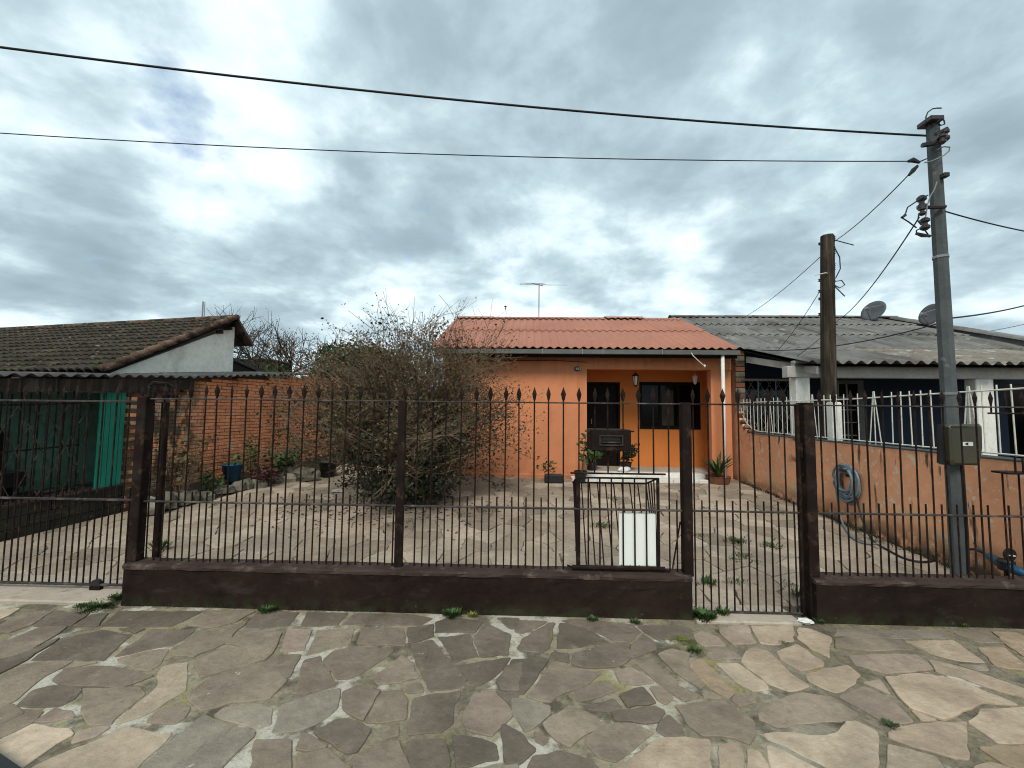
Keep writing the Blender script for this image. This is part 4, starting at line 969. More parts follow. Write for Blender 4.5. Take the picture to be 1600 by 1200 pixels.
# meter box
c0, c1_ = atY(1480, 727, .30), atY(1533, 662, .30)
mbx = thing('meter_box', 'olive grey electricity meter box with a white sticker on the concrete pole', 'meter box', ((c0.x+c1_.x)/2, .3, c0.z))
def mp(px, py): q = atY(px, py, .27); return (q.x, q.z)
put(MB().prism([mp(1474, 724), mp(1480, 727), mp(1502, 727), mp(1502, 664), mp(1474, 664)], 'y', .300, .330), 'back_plate', m_blackpl, mbx)
lidp = [mp(1487, 726), mp(1483, 720), mp(1480.5, 667), mp(1483, 663), mp(1528, 662), mp(1532, 666), mp(1533, 700), mp(1529, 723), mp(1525, 727)]
lid = MB(); n = len(lidp); cxm = sum(p[0] for p in lidp)/n; czm = sum(p[1] for p in lidp)/n
for (yy, k) in ((.300, 1.0), (.262, 1.0), (.248, .9)):
    lid.v += [(cxm+(p[0]-cxm)*k, yy, czm+(p[1]-czm)*k) for p in lidp]
for j in range(2): lid.f += [(j*n+i, j*n+(i+1) % n, (j+1)*n+(i+1) % n, (j+1)*n+i) for i in range(n)]
lid.f.append(tuple(range(2*n, 3*n)))
put(lid, 'cover', m_olive, mbx)
s0, s1 = atY(1507, 697, .22), atY(1525, 691, .22)
stk = put(MB().box(s0.x, s1.x, .2445, .2475, s0.z, s1.z), 'sticker', m_whitepaint, mbx)
sxm = (s0.x+s1.x)/2; put(MB().prism([(sxm-.026, (s0.z+s1.z)/2), (sxm+.008, s1.z-.003), (sxm+.008, s0.z+.003)], 'y', .2430, .2440), 'mark', m_blackpl, stk)
tr = atY(1488, 666.5, .24); tr2 = atY(1529, 666.5, .24); put(MB().box(tr.x, tr2.x, .243, .255, tr.z-.008, tr.z+.004), 'rim', m_rail, mbx)
put(MB().tube([atY(1503, 727, .33), atY(1510, 830, .33), atY(1513, 905, .33)], .017, 6), 'conduit', m_blackpl, mbx)
# wooden pole
WY = 3.0; wb, wt_ = atY(1292, 692, WY), atY(1292.5, 368, WY)
wpn = thing('wooden_pole', 'old dark wooden pole with spool insulators behind the salmon boundary wall', 'utility pole', (wb.x, WY, 0))
mb = MB(); rn = random.Random(2)
for z, wd in ((0, .225), (1.2, .215), (2.6, .205), (3.6, .195), (wt_.z-.02, .185), (wt_.z, .165)):
    f_ = z/wt_.z; cxx = wb.x+(wt_.x-wb.x)*f_
    for k in range(8):
        an = math.pi/4*k+math.pi/8; rr = wd/2*rn.uniform(.98, 1.08); mb.v.append((cxx+rr*math.cos(an), WY+rr*math.sin(an), z))
for j in range(5): mb.f += [(j*8+k, j*8+(k+1) % 8, (j+1)*8+(k+1) % 8, (j+1)*8+k) for k in range(8)]
mb.f.append(tuple(range(40, 48))); put(mb, 'shaft', m_wood, wpn)
for py in (372, 388, 395, 414, 420, 437): insul(atY(1302, py, WY-.06), .03, .055, wpn)
for py in (381, 438, 455, 467, 491): insul(atY(1281, py, WY-.06), .024, .045, wpn)
put(MB().tube([(wb.x-.11, WY-.03, atY(1292, 431, WY).z), (wb.x, WY-.115, atY(1292, 430, WY).z), (wb.x+.1, WY-.04, atY(1292, 429, WY).z)], .008, 5), 'wire_tie', m_whitewire, wpn)
for pts in ([(1304, 375), (1315, 378), (1334, 383)], [(1303, 385), (1312, 402), (1313, 420), (1306, 434)], [(1304, 440), (1315, 438), (1320, 445), (1312, 450), (1303, 445)], [(1302, 445), (1312, 455), (1320, 463)]):
    put(MB().tube([atY(x, y, WY-.08) for x, y in pts], .008, 4), 'loose_wire', m_cable, wpn)
# low white post beside it on the railing
lpx = atY(1303, 650, 2.75)
tag(put(MB().bbox(atY(1292, 650, 2.8).x+.03, atY(1304, 650, 2.8).x+.06, 2.72, 2.86, .1, 1.84, .015), 'white_post', m_whitepaint), 'low whitewashed post beside the foot of the wooden pole', 'post')
# wires
def sag(a, b, s, n=24):
    a, b = Vector(a), Vector(b); return [a.lerp(b, i/n)-Vector((0, 0, s*4*(i/n)*(1-i/n))) for i in range(n+1)]
def wire(label, pts, r, m=None):
    tag(put(MB().tube(pts, r*.78, 6, False), 'overhead_cable', m or m_cable, smooth=True), label, 'cable', 'overhead cables')
LE = atY(0, 58, -.6); d1 = ptf(1447, 212, -.09)
wire('thick upper overhead cable crossing the sky to the top of the concrete pole', sag(LE+(LE-d1)*.25, d1, .13), .0125)
LE = atY(0, 196, .1); d2 = ptf(1424, 252, -.09)
wire('thin lower overhead cable crossing the sky to the concrete pole', sag(LE+(LE-d2)*.25, d2, .12), .0062)
cl = thing('cable_clamp', 'black wedge clamps on the thin cables left of the concrete pole', 'clamp', d2)
put(MB().tube([ptf(1419, 252, -.09), ptf(1426, 250, -.09), ptf(1437, 254, -.09)], [.012, .024, .012], 6), 'clamp_body', m_blackpl, cl); put(MB().tube([ptf(1420, 274, -.05), ptf(1427, 266, -.06), ptf(1434, 259, -.08)], [.012, .022, .012], 6), 'clamp_body', m_blackpl, cl)
put(MB().tube([ptf(1436, 253, -.09), ptf(1448, 248, -.09)], .006, 5), 'tail', m_cable, cl)
wire('thin cable from the concrete pole down to the top of the wooden pole', sag(ptf(1434, 258, -.08), atY(1304, 377, WY-.08), .05), .007)
wire('cable from the insulators on the concrete pole down to the grey roof', sag(ptf(1436, 340, -.08), atY(1310, 500, 5.2), .12)+sag(atY(1310, 500, 5.2), atY(1246, 556, 3.6), .04)[1:], .008)
wire('faint cable from the wooden pole down to the ridge of the terracotta roof', sag(atY(1281, 402, WY), atY(1160, 497, 8.6), .08), .008, m_greycable)
wire('thin cable from the wooden pole down over the grey roof', sag(atY(1281, 455, WY), atY(1215, 548, 4.6), .05), .006)
wire('cable leaving the concrete pole to the right below the insulators', sag(ptf(1476, 330, -.05), atY(1640, 368, 1.1), .02), .009)
wire('cable drooping across the grey roof to the concrete pole', sag(atY(1160, 545, 5.0), atY(1475, 503, 2.0), .16), .010)
wire('twisted cable leaving the concrete pole to the right at dish height', sag(ptf(1486, 497, -.05), atY(1640, 466, 1.4), .03), .010)
wire('thin cable far right running down to the end of the grey roof', sag(atY(1530, 520, 7), atY(1650, 494, 7), .03), .012, m_greycable)

# ================================================================== LEFT NEIGHBOUR
GU = -1.8                                    # gable plane, measured across the boundary
vF, zF = atU(162, 580, GU+.15); vA, zA = atU(369, 498, GU+.15); vRr, _z = atU(365, 550, GU)
LN = thing('tiled_house', 'old neighbour house at the left with blackened clay tile roof and white gable', 'house', LB(GU, vA, .2))
def lmesh(pts): return [tuple(LB(*p)) for p in pts]
slope = (zA-zF)/(vA-vF)
g = MB(); gp2 = [(vF-.4, 1.9), (vRr, 1.9), (vRr, zA-.16), (vF+.1, zF-.06), (vF-.4, zF-.35)]
g.add(lmesh([(GU, v, z) for v, z in gp2]+[(GU-.18, v, z) for v, z in gp2]), [(0, 1, 2, 3, 4), (9, 8, 7, 6, 5)]+[(i, 5+i, 5+(i+1) % 5, (i+1) % 5) for i in range(5)])
put(g, 'gable', m_white, LN)
lw = MB(); lw.add(lmesh([(GU-.002, -3.5, 0), (GU-.002, vRr, 0), (GU-.002, vRr, 1.9), (GU-.002, -3.5, 1.9), (GU-.18, -3.5, 0), (GU-.18, vRr, 0), (GU-.18, vRr, 1.9), (GU-.18, -3.5, 1.9)]), [(0, 1, 2, 3), (7, 6, 5, 4), (3, 2, 6, 7), (1, 5, 6, 2), (0, 3, 7, 4)])
put(lw, 'side_wall', m_teal, LN)
bw = MB(); bw.add(lmesh([(GU, vRr, 0), (-11, vRr, 0), (-11, vRr, zA-.2), (GU, vRr, zA-.2)]), [(0, 1, 2, 3)]); put(bw, 'back_wall', m_white, LN)
# tiles
rdeck = MB(); rdeck.add(lmesh([(GU+.12, vF, zF-.05), (-12, vF, zF-.05), (-12, vA, zA-.05), (GU+.12, vA, zA-.05), (GU+.12, vF, zF-.09), (-12, vF, zF-.09), (-12, vA, zA-.09), (GU+.12, vA, zA-.09)]), [(0, 3, 2, 1), (4, 5, 6, 7), (0, 4, 7, 3), (0, 1, 5, 4)])
lr = put(rdeck, 'roof', m_darkwood, LN)
NR = 13; sl_len = math.hypot(vA-vF, zA-zF); rl = sl_len/NR; TW = .215
ang_s = math.atan2(zA-zF, vA-vF)
tm = MB()                                    # one barrel tile in local (u, along-slope, up)
for side in (0, 1):
    for (s_, k_) in ((-.01, 1.0), (rl*1.12, .86)):
        for k in range(7):
            t = -1+2*k/6; tm.v.append((t*TW*.56*k_, s_, (.060*k_*math.cos(t*math.pi/2)**.8 if abs(t) < .99 else -.012)+(.030 if k_ == 1.0 else 0)))
            if side: tm.v[-1] = (tm.v[-1][0], s_, tm.v[-1][2]-.030)
for k in range(6): tm.f += [(k, k+1, 8+k, 7+k), (14+k, 21+k, 22+k, 15+k), (k, 14+k, 15+k, k+1)]
tme = tm.mesh('roof_tile'); tme.materials.append(m_tile)
mrot = Matrix((tuple(BU), tuple(BV), (0, 0, 1))).transposed() @ Matrix.Rotation(ang_s, 3, 'X')
trn = random.Random(4); lefto = MB(); cnt = 0; cand = []
for r in range(NR):
    for c in range(46):
        u = GU+.02-c*TW-(.0 if r % 2 else .0); v = vF+(vA-vF)*r/NR; z = zF+(zA-zF)*r/NR
        P = LB(u, v, z+.0); px, py = seen_px(P.x, P.y, P.z); cand.append((px < -12, P))
for off, P in sorted(cand, key=lambda q: q[0]):
    jit = Matrix.Rotation(trn.uniform(-.03, .03), 3, 'Z') @ Matrix.Rotation(trn.uniform(-.02, .03), 3, 'X'); mm = (mrot @ jit)
    if not off and cnt < 300:
        o = put(tme, 'roof_tile', None, lr, P); o.rotation_euler = mm.to_euler(); cnt += 1
    else:
        b = len(lefto.v)
        for q in tm.v: lefto.v.append(tuple(P+mm @ Vector(q)))
        lefto.f += [tuple(b+i for i in f) for f in tm.f]
put(lefto, 'roof_tiling', m_tile, lr)['kind'] = 'stuff'
# verge tiles and ridge tiles
for i in range(11):
    a, b = LB(GU+.16, vF-.03+(vA-vF)*i/11, zF+.05+(zA-zF)*i/11), LB(GU+.16, vF+(vA-vF)*(i+1.15)/11, zF+.035+(zA-zF)*(i+1.15)/11)
    put(MB().tube([a, b], [.072, .06], 8), 'verge_tile', m_tile_edge, lr, smooth=True)
for i in range(26):
    a, b = LB(GU+.12-i*.38, vA, zA+.02), LB(GU+.12-(i+1.1)*.38, vA, zA+.035)
    put(MB().tube([a, b], [.075, .065], 8), 'ridge_tile', m_tile_edge if i % 3 else m_tile, lr, smooth=True)
# short rear slope
vB, zB_ = atU(392, 534, GU+.35)
rs = MB(); rs.add(lmesh([(GU+.22, vA, zA+.02), (-12, vA, zA+.02), (-12, vB+.2, zB_), (GU+.22, vB+.2, zB_), (GU+.22, vA, zA-.06), (-12, vA, zA-.06), (-12, vB+.2, zB_-.07), (GU+.22, vB+.2, zB_-.07)]), [(0, 1, 2, 3), (7, 6, 5, 4), (0, 3, 7, 4), (3, 2, 6, 7)])
put(rs, 'rear_roof', m_tile_edge, lr)
for k in (.25, .75): P0 = LB(GU+.01, vA-.45*k, zA-.18-.45*k*slope); put(MB().box(P0.x-.02, P0.x+.12, P0.y-.03, P0.y+.03, P0.z-.04, P0.z+.03), 'purlin_end', m_wood, lr)
am = atY(316, 497, 9.0); tpz = atY(316, 471, 9.0).z
t = thing('roof_aerial', 'short thin aerial behind the tiled roof ridge at the left', 'antenna', am)
put(MB().tube([(am.x, 9.0, am.z-.9), (am.x, 9.0, tpz)], .022, 5), 'mast', m_metal, t); put(MB().tube([(am.x+.06, 9.0, am.z-.6), (am.x+.06, 9.0, tpz-.02)], .012, 5), 'mast', m_metal, t)
# corrugated lean-to over the neighbour's passage, edge along the boundary
ln = thing('lean_to_roof', 'blackened corrugated lean-to roof edge along the top of the brick wall', 'roof', LB(0, 2, 2.1))
v0, zz0 = atU(-60, 584, .1); v1_, zz1 = atU(300, 589, .1); v2_, zz2 = atU(482, 584, .05)
def ledge(v): return zz0+(v-v0)*(zz1-zz0)/(v1_-v0) if v < v1_ else zz1+(v-v1_)*(zz2-zz1)/(v2_-v1_)
vv = v0; k = 0
while vv < v2_:
    n = 44; ve = min(vv+1.1, v2_); mb = MB()
    for side in (0, 1):
        for (u_, dz2) in ((.16, 0), (-.8, .03), (-1.78, .06)):
            for i in range(n+1):
                v = vv+(ve-vv)*i/n; mb.v.append(tuple(LB(u_, v, ledge(v)+dz2+.022*math.cos(2*math.pi*v/.15)+.004*(k % 2)-.008*side)))
    m_ = n+1
    for j in range(2):
        for i in range(n): mb.f += [(j*m_+i, j*m_+i+1, (j+1)*m_+i+1, (j+1)*m_+i), (3*m_+j*m_+i, 3*m_+(j+1)*m_+i, 3*m_+(j+1)*m_+i+1, 3*m_+j*m_+i+1)]
    for i in range(n): mb.f.append((i, 3*m_+i, 3*m_+i+1, i+1))
    mb.sm = True; put(mb, 'roof_sheet', m_dark_sheet, ln); vv = ve; k += 1
def bar_uv(u0, v0_, z0, u1, v1__, z1, w_, h_, name, m, root):
    a, b = LB(u0, v0_, z0), LB(u1, v1__, z1); d = (b-a).normalized(); s_ = d.cross(Vector((0, 0, 1))).normalized()*w_/2; up = Vector((0, 0, h_/2)); mb = MB()
    mb.add([a-s_-up, a+s_-up, a+s_+up, a-s_+up, b-s_-up, b+s_-up, b+s_+up, b-s_+up], [(0, 1, 2, 3), (7, 6, 5, 4), (0, 4, 5, 1), (1, 5, 6, 2), (2, 6, 7, 3), (3, 7, 4, 0)]); return put(mb, name, m, root)
bar_uv(.04, v0, ledge(v0)-.13, .04, v1_+.05, ledge(v1_)-.13, .1, .17, 'edge_beam', m_wood, ln)
for vq in (v0+.4, v0+1.4): bar_uv(-1.75, vq, ledge(vq)-.02, .0, vq, ledge(vq)-.06, .07, .1, 'rafter', m_wood, ln)
bar_uv(.02, 1.05, .3, .02, 1.0501, ledge(1.05)-.2, .09, .09, 'post', m_wood, ln) if False else None
# shed roof and green wall behind the brick wall
t = thing('dark_shed', 'dark shed roof sloping down behind the brick wall beside the white gable', 'shed', LB(-1.8, 7.2, 0))
sA, sB = atU(364, 558, -1.8), atU(434, 590, -1.8)
s = MB(); s.add(lmesh([(-1.8, sA[0], sA[1]), (-1.8, sB[0], sB[1]), (-3.4, sB[0], sB[1]), (-3.4, sA[0], sA[1]), (-1.8, sA[0], sA[1]-.07), (-1.8, sB[0], sB[1]-.07), (-3.4, sB[0], sB[1]-.07), (-3.4, sA[0], sA[1]-.07)]), [(0, 3, 2, 1), (4, 5, 6, 7), (0, 1, 5, 4), (1, 2, 6, 5)])
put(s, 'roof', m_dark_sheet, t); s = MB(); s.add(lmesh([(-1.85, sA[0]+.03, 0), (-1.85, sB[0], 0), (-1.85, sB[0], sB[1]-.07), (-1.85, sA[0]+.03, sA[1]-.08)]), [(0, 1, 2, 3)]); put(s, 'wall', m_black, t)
gA, gB = atY(372, 563, 13), atY(421, 590, 13)
t = thing('green_outbuilding', 'small far green outbuilding wall seen beside the white gable', 'shed', (gA.x, 13, 0))
put(MB().box(gA.x-.5, gB.x, 13, 14.5, 0, gA.z), 'wall', m_green, t); put(MB().bbox(gA.x-.6, gB.x+.1, 12.9, 14.6, gA.z, gA.z+.06, .01), 'roof', m_green, t)

# brick wall along the boundary
BW = thing('brick_wall', 'tall orange painted brick wall with worn mossy end left of the shrub', 'wall', LB(0, 4.5, .2))
vb0 = atU(194, 760, 0)[0]; vb1 = 8.6
core = MB(); core.add(lmesh([(-.012, vb0+.01, -.1), (-.012, vb1, -.1), (-.012, vb1, 2.55), (-.012, v1_+.1, ledge(v1_+.1)-.05), (-.012, v1_-.05, ledge(v1_)-.26), (-.012, vb0+.01, ledge(vb0)-.26),
                            (-.14, vb0+.01, -.1), (-.14, vb1, -.1), (-.14, vb1, 2.55), (-.14, v1_+.1, ledge(v1_+.1)-.05), (-.14, v1_-.05, ledge(v1_)-.26), (-.14, vb0+.01, ledge(vb0)-.26)]),
                 [(0, 1, 2, 3, 4, 5), (11, 10, 9, 8, 7, 6)]+[(i, 6+i, 6+(i+1) % 6, (i+1) % 6) for i in range(6)])
put(core, 'wall_core', m_mortar_wall, BW)
bl, bh = .215, .062
bme = MB().bbox(-.135, .0, 0, bl-.010, 0, bh-.008, .006).mesh('brick'); bme.materials.append(m_brick)
brn = random.Random(9); cand = []
r = 0; z = .02
while z < 2.6:
    v = vb0-(bl/2 if r % 2 else 0)
    while v < vb1:
        top = (ledge(v)-.28 if v < v1_-.1 else (ledge(v)-.03 if v < v2_ else 2.5))
        if z+bh < top and v > vb0-.02 and z > SL*v-.15:
            P = LB(brn.uniform(-.006, .007), v, z); px, py = seen_px(P.x, P.y, P.z); cand.append((v, P))
        v += bl
    z += bh; r += 1
lefto = MB(); rotz = -BA
bmm = Matrix((tuple(BU), tuple(BV), (0, 0, 1))).transposed()
for i, (v, P) in enumerate(sorted(cand, key=lambda q: (q[0], q[1].z))):
    mm = bmm @ Matrix.Rotation(brn.uniform(-.012, .012), 3, 'X')
    if i < 300: o = put(bme, 'brick', None, BW, P); o.rotation_euler = mm.to_euler()
    else:
        b = len(lefto.v)
        for q in bme.vertices: lefto.v.append(tuple(P+mm @ q.co))
        lefto.f += [tuple(b+j for j in p.vertices) for p in bme.polygons]
put(lefto, 'brickwork', m_brick, BW)['kind'] = 'stuff'
# far closing wall between brick wall and house
tag(put(MB().box(LB(0, 8.7, 0).x, HX0, 8.9, 9.04, 0, 2.25), 'back_wall', m_brick), 'orange rear wall closing the yard behind the shrub', 'wall')

# neighbour's low wall, lattice and teal boards
LW = thing('boundary_low_wall', 'low black mossy block wall below the lattice railing at the left', 'wall', LB(0, 1, 0))
lowm = M('blackened block wall', (.030, .029, .022), .95, .35, 3, .6, 30, .1, stains=(((.09, .085, .065), (3, 3, 16), .58, .68, .6), (MOSS, 4, .5, .65, .6)))
vq = -1.2; vend = vb0-.02; zr = 0
for row in range(3):
    v = .16-(.2 if row % 2 else 0)
    while v < vend:
        ve = min(v+.39, vend)
        if ve-v > .04:
            va = max(v, .16); mb = MB(); z0, z1 = -.03+row*.14, -.03+row*.14+.132; e_ = brn.uniform(-.004, .006)
            zz = lambda vv_: SL*vv_
            mb.add(lmesh([(e_, va, z0+zz(va)), (e_, ve-.008, z0+zz(ve)), (e_, ve-.008, z1+zz(ve)), (e_, va, z1+zz(va)), (-.14, va, z0+zz(va)), (-.14, ve-.008, z0+zz(ve)), (-.14, ve-.008, z1+zz(ve)), (-.14, va, z1+zz(va))]), [(0, 1, 2, 3), (7, 6, 5, 4), (3, 2, 6, 7), (0, 3, 7, 4), (1, 5, 6, 2)])
            put(mb, 'block', lowm, LW)
        v = ve+.002
bar_uv(-.07, .16, .40, -.07, vend, .40+SL*vend, .18, .03, 'coping', m_lowtop, LW)
LT = thing('lattice_railing', 'dark diamond lattice railing with small spear tips on the low black wall', 'railing', LB(-.06, 1, .42))
lz0, lz1 = .46, 1.62
for z in (lz0, 1.05, lz1): bar_uv(-.06, .16, z, -.06, 2.0, z+SL*2, .02, .018, 'rail', m_iron, LT)
v = .2; i = 0
while v < 2.0:
    P = LB(-.06, v, 0); key = 'lat'; o = put(MB().tube([(0, 0, lz0), (0, 0, 1.76+SL*v)], .008, 5), 'bar', m_iron, LT, P)
    if i % 2 == 0:
        tt = bpy.data.objects.new('spear_tip', TIPS); COL.objects.link(tt); tt.parent = o; tt.location = (0, 0, 1.76+SL*v)
    v += .085; i += 1
v = .16
while v < 1.95:
    for (va, vb) in ((v, v+.24), (v+.24, v)):
        for (za, zb2) in ((lz0, 1.05), (1.05, lz1)):
            put(MB().tube([LB(-.045, va, za+SL*v), LB(-.045, vb, zb2+SL*v)], .006, 4), 'diagonal_bar', m_rail, LT)
    v += .24
TB = thing('teal_boards', 'bright teal painted board door between the lattice railing and the brick wall', 'door', LB(0, 2.2, .4))
va, vb = atU(153, 690, 0)[0], atU(193, 690, 0)[0]; n = 5
for i in range(n):
    a, b = va+(vb-va)*i/n+.004, va+(vb-va)*(i+1)/n-.004; mb = MB(); zt2 = atU(170, 612, 0)[1]; e_ = brn.uniform(-.004, .004)
    mb.add(lmesh([(e_, a, .44), (e_, b, .44), (e_, b, zt2), (e_, a, zt2), (-.03, a, .44), (-.03, b, .44), (-.03, b, zt2), (-.03, a, zt2)]), [(0, 1, 2, 3), (7, 6, 5, 4), (3, 2, 6, 7), (0, 3, 7, 4), (1, 5, 6, 2)])
    put(mb, 'board', m_teal2, TB)
# neighbour's porch: black bench-like box for an unidentified dark area, floor, hanging plants
put(MB().add(lmesh([(-.15, -3, .30), (-.15, vb0+4, .34), (GU, vb0+4, .34), (GU, -3, .30)]), [(0, 1, 2, 3)]), 'neighbour_passage', m_conc)['kind'] = 'structure'
be = thing('bench_like_box', 'black bench-like box in the neighbour passage behind the lattice railing', 'bench', LB(-1.4, 1.6, .32))
bar_uv(-1.35, .4, .62, -1.35, 2.0, .62, .6, .2, 'seat', m_black, be); bar_uv(-1.66, .4, .95, -1.66, 2.0, .95, .14, .75, 'backrest', m_black, be)
for q in (.5, 1.9): bar_uv(-1.35, q, .43, -1.35, q+.06, .43, .5, .2, 'leg', m_black, be)

# ================================================================== VEGETATION
def leaf_quads(mb, p, n, rad, size, rnd, flat=.6, up=None):
    for _ in range(n):
        c = p+Vector((rnd.gauss(0, rad), rnd.gauss(0, rad), rnd.gauss(0, rad*flat)))
        a = Vector((rnd.uniform(-1, 1), rnd.uniform(-1, 1), rnd.uniform(-.6, .9))).normalized(); b = a.orthogonal().normalized()
        b = (Matrix.Rotation(rnd.uniform(0, 6.28), 3, a) @ b); s = size*rnd.uniform(.6, 1.3); wv = b.cross(a)*s*.38
        mb.add([c, c+a*s*.5+wv, c+a*s, c+a*s*.5-wv], [(0, 1, 2, 3)])
RMIN = [.0042]
def grow(p, d, ln_, r, depth, rnd, tw, tips, bend=.25, upb=.08, kids=(2, 4), shrink=.66):
    n = 3 if depth > 0 else 2; pts = [p]; rs = [r]; q = p.copy(); dd = d.copy()
    for i in range(n):
        dd = (dd+Vector((rnd.gauss(0, bend), rnd.gauss(0, bend), rnd.gauss(0, bend)*.7+upb))).normalized(); q = q+dd*ln_/n; pts.append(q.copy()); rs.append(r*(1-.5*(i+1)/n))
    tw.tube(pts, rs, 5 if r > .02 else 3, False); tips.append((q.copy(), depth, dd.copy()))
    if depth <= 0: return
    for _ in range(rnd.randint(*kids)):
        t = rnd.uniform(.35, 1.0); i = min(n-1, int(t*n)); b = pts[i].lerp(pts[i+1], t*n-i)
        nd = (dd+Vector((rnd.gauss(0, .62), rnd.gauss(0, .62), rnd.gauss(0, .45)))).normalized()
        grow(b, nd, ln_*shrink*rnd.uniform(.75, 1.2), max(RMIN[0], r*.55), depth-1, rnd, tw, tips, bend, upb, kids, shrink)
vr = random.Random(17)
bp_ = atG(618, 783)
bush = thing('large_shrub', 'large tangled half bare shrub with dark leafy base in the yard', 'shrub', bp_)
tw = MB(); tips = []
NS = 74
for i in range(NS):
    an = 2*math.pi*i*.618+vr.uniform(-.2, .2); lean = .05+.76*((i+.5)/NS)**.95
    d = Vector((math.cos(an)*lean, math.sin(an)*lean*.75, 1)).normalized()
    grow(bp_+Vector((math.cos(an)*.20, math.sin(an)*.18, -.03)), d, vr.uniform(1.35, 2.05)*(1-.05*lean), vr.uniform(.011, .024), 3, vr, tw, tips, .17, .045, (3, 6), .57)
put(tw, 'branches', m_twig, bush)
lv = MB(); lb_ = MB()
for (p, dpt, d) in tips:
    h = p.z-bp_.z
    if dpt <= 1:
        k = max(0, 1-h/2.0)
        if vr.random() < .16+.8*k: leaf_quads(lv, p, int(2+6*k), .09, .05, vr)
        if .8 < h < 2.9 and vr.random() < .9: leaf_quads(lb_, p, vr.choice((2, 4, 7)), .08, .032, vr)
        elif h >= 2.9 and vr.random() < .12: leaf_quads(lb_, p, 2, .035, .034, vr)
for _ in range(1900):                                        # the dense leafy skirt low down
    an = vr.uniform(0, 6.28); rr = .98*math.sqrt(vr.random()); h = vr.uniform(.03, 1.75)
    sq = math.sin(min(1, (h+.3)/.9)*math.pi/2)*(1 if h < 1.0 else 1-(h-1.0)*.5)
    leaf_quads(lv, bp_+Vector((.20+rr*sq*math.cos(an), rr*sq*math.sin(an), h)), 5, .09, vr.choice((.04, .055, .075)), vr)
put(lv, 'leaves', m_leafd, bush); put(lb_, 'dry_leaves', m_leafb, bush)
# leaf litter under it
lt = MB()
for _ in range(420):
    x, y = bp_.x+vr.gauss(0, .9), bp_.y+vr.gauss(-.25, .55); c = Vector((x, y, SL*y+.008)); a = Vector((vr.uniform(-1, 1), vr.uniform(-1, 1), vr.uniform(-.1, .2))).normalized()*.035; b = Vector((-a.y, a.x, .004))*.45
    lt.add([c-a, c+b, c+a, c-b], [(0, 1, 2, 3)])
tag(put(lt, 'fallen_leaves', m_leafr), 'dry fallen leaves scattered below the large shrub', 'leaves', kind='stuff')
# tree behind the shrub
def tree(name, label, base, h, spread, rnd, leafm, leafn, size, depth=4, lens=1.0, n0=5, lean=.5, bark=m_bark, r0=.1, upb=.04, kids=(2, 4)):
    t = thing(name, label, 'tree', base); tw = MB(); tips = []
    top = base+Vector((0, 0, h*.35)); tw.tube([base-Vector((0, 0, .1)), base.lerp(top, .5)+Vector((.05, 0, 0)), top], [r0, r0*.85, r0*.75], 8)
    for i in range(n0):
        an = 2*math.pi*i/n0+rnd.uniform(-.3, .3); d = Vector((math.cos(an)*lean, math.sin(an)*lean, 1)).normalized()
        grow(top-Vector((0, 0, rnd.uniform(0, h*.12))), d, lens*rnd.uniform(.85, 1.15), r0*.55, depth, rnd, tw, tips, .16, upb, kids, .68)
    put(tw, 'trunk', bark, t); lf = MB()
    for (p, dpt, d) in tips:
        if dpt <= 1: leaf_quads(lf, p, rnd.choice(leafn), spread, size, rnd)
    put(lf, 'crown', leafm, t); return t
b_ = atY(565, 600, 9.8); b_.z = .2; rn = random.Random(6)
RMIN[0] = .008
tree('leafy_tree', 'dark green leafy tree standing behind the large shrub', b_, 4.6, .15, rn, m_leaft, (8, 10, 12), .10, 4, 1.25, 7, .5)
RMIN[0] = .011; b_ = atY(462, 590, 13.0); b_.z = .0; rn = random.Random(14)
tree('bare_tree', 'spreading nearly bare tree against the sky beside the white gable', b_, 3.4, .10, rn, m_leaft, (0, 0, 1, 1, 2), .055, 4, 2.25, 9, .8, r0=.15, upb=.06, kids=(3, 5))
# small plants
def stalk_plant(name, label, base, h, n, spread, leafm, size, rnd, cat='plant', pot=None, nl=7, group=None, stem=m_twig):
    t = thing(name, label, cat, base, group); z0 = 0
    if pot:
        m_, r_, ph = pot; put(MB().lathe([(r_*.72, 0), (r_, ph), (r_*1.05, ph), (r_*1.05, ph*1.08), (r_*.9, ph*1.08), (r_*.88, ph*.92)], base, 14), 'pot', m_, t); put(MB().lathe([(.001, ph*.9), (r_*.88, ph*.93)], base, 14), 'soil', m_soil, t); z0 = ph*.9
    st = MB(); lf = MB()
    for i in range(n):
        an = rnd.uniform(0, 6.28); e_ = base+Vector((math.cos(an)*spread*rnd.uniform(.3, 1), math.sin(an)*spread*rnd.uniform(.3, 1), z0+h*rnd.uniform(.65, 1.05))); s_ = base+Vector((math.cos(an)*.03, math.sin(an)*.03, z0)); md = s_.lerp(e_, .55)+Vector((0, 0, h*.1))
        st.tube([s_, md, e_], [.008, .006, .003], 4, False)
        for t_ in (.5, .75, 1.0): leaf_quads(lf, s_.lerp(e_, t_), max(1, nl//2 if t_ < 1 else nl), size*.6, size, rnd, .7)
    put(st, 'stem', stem, t); put(lf, 'leaves', leafm, t); return t
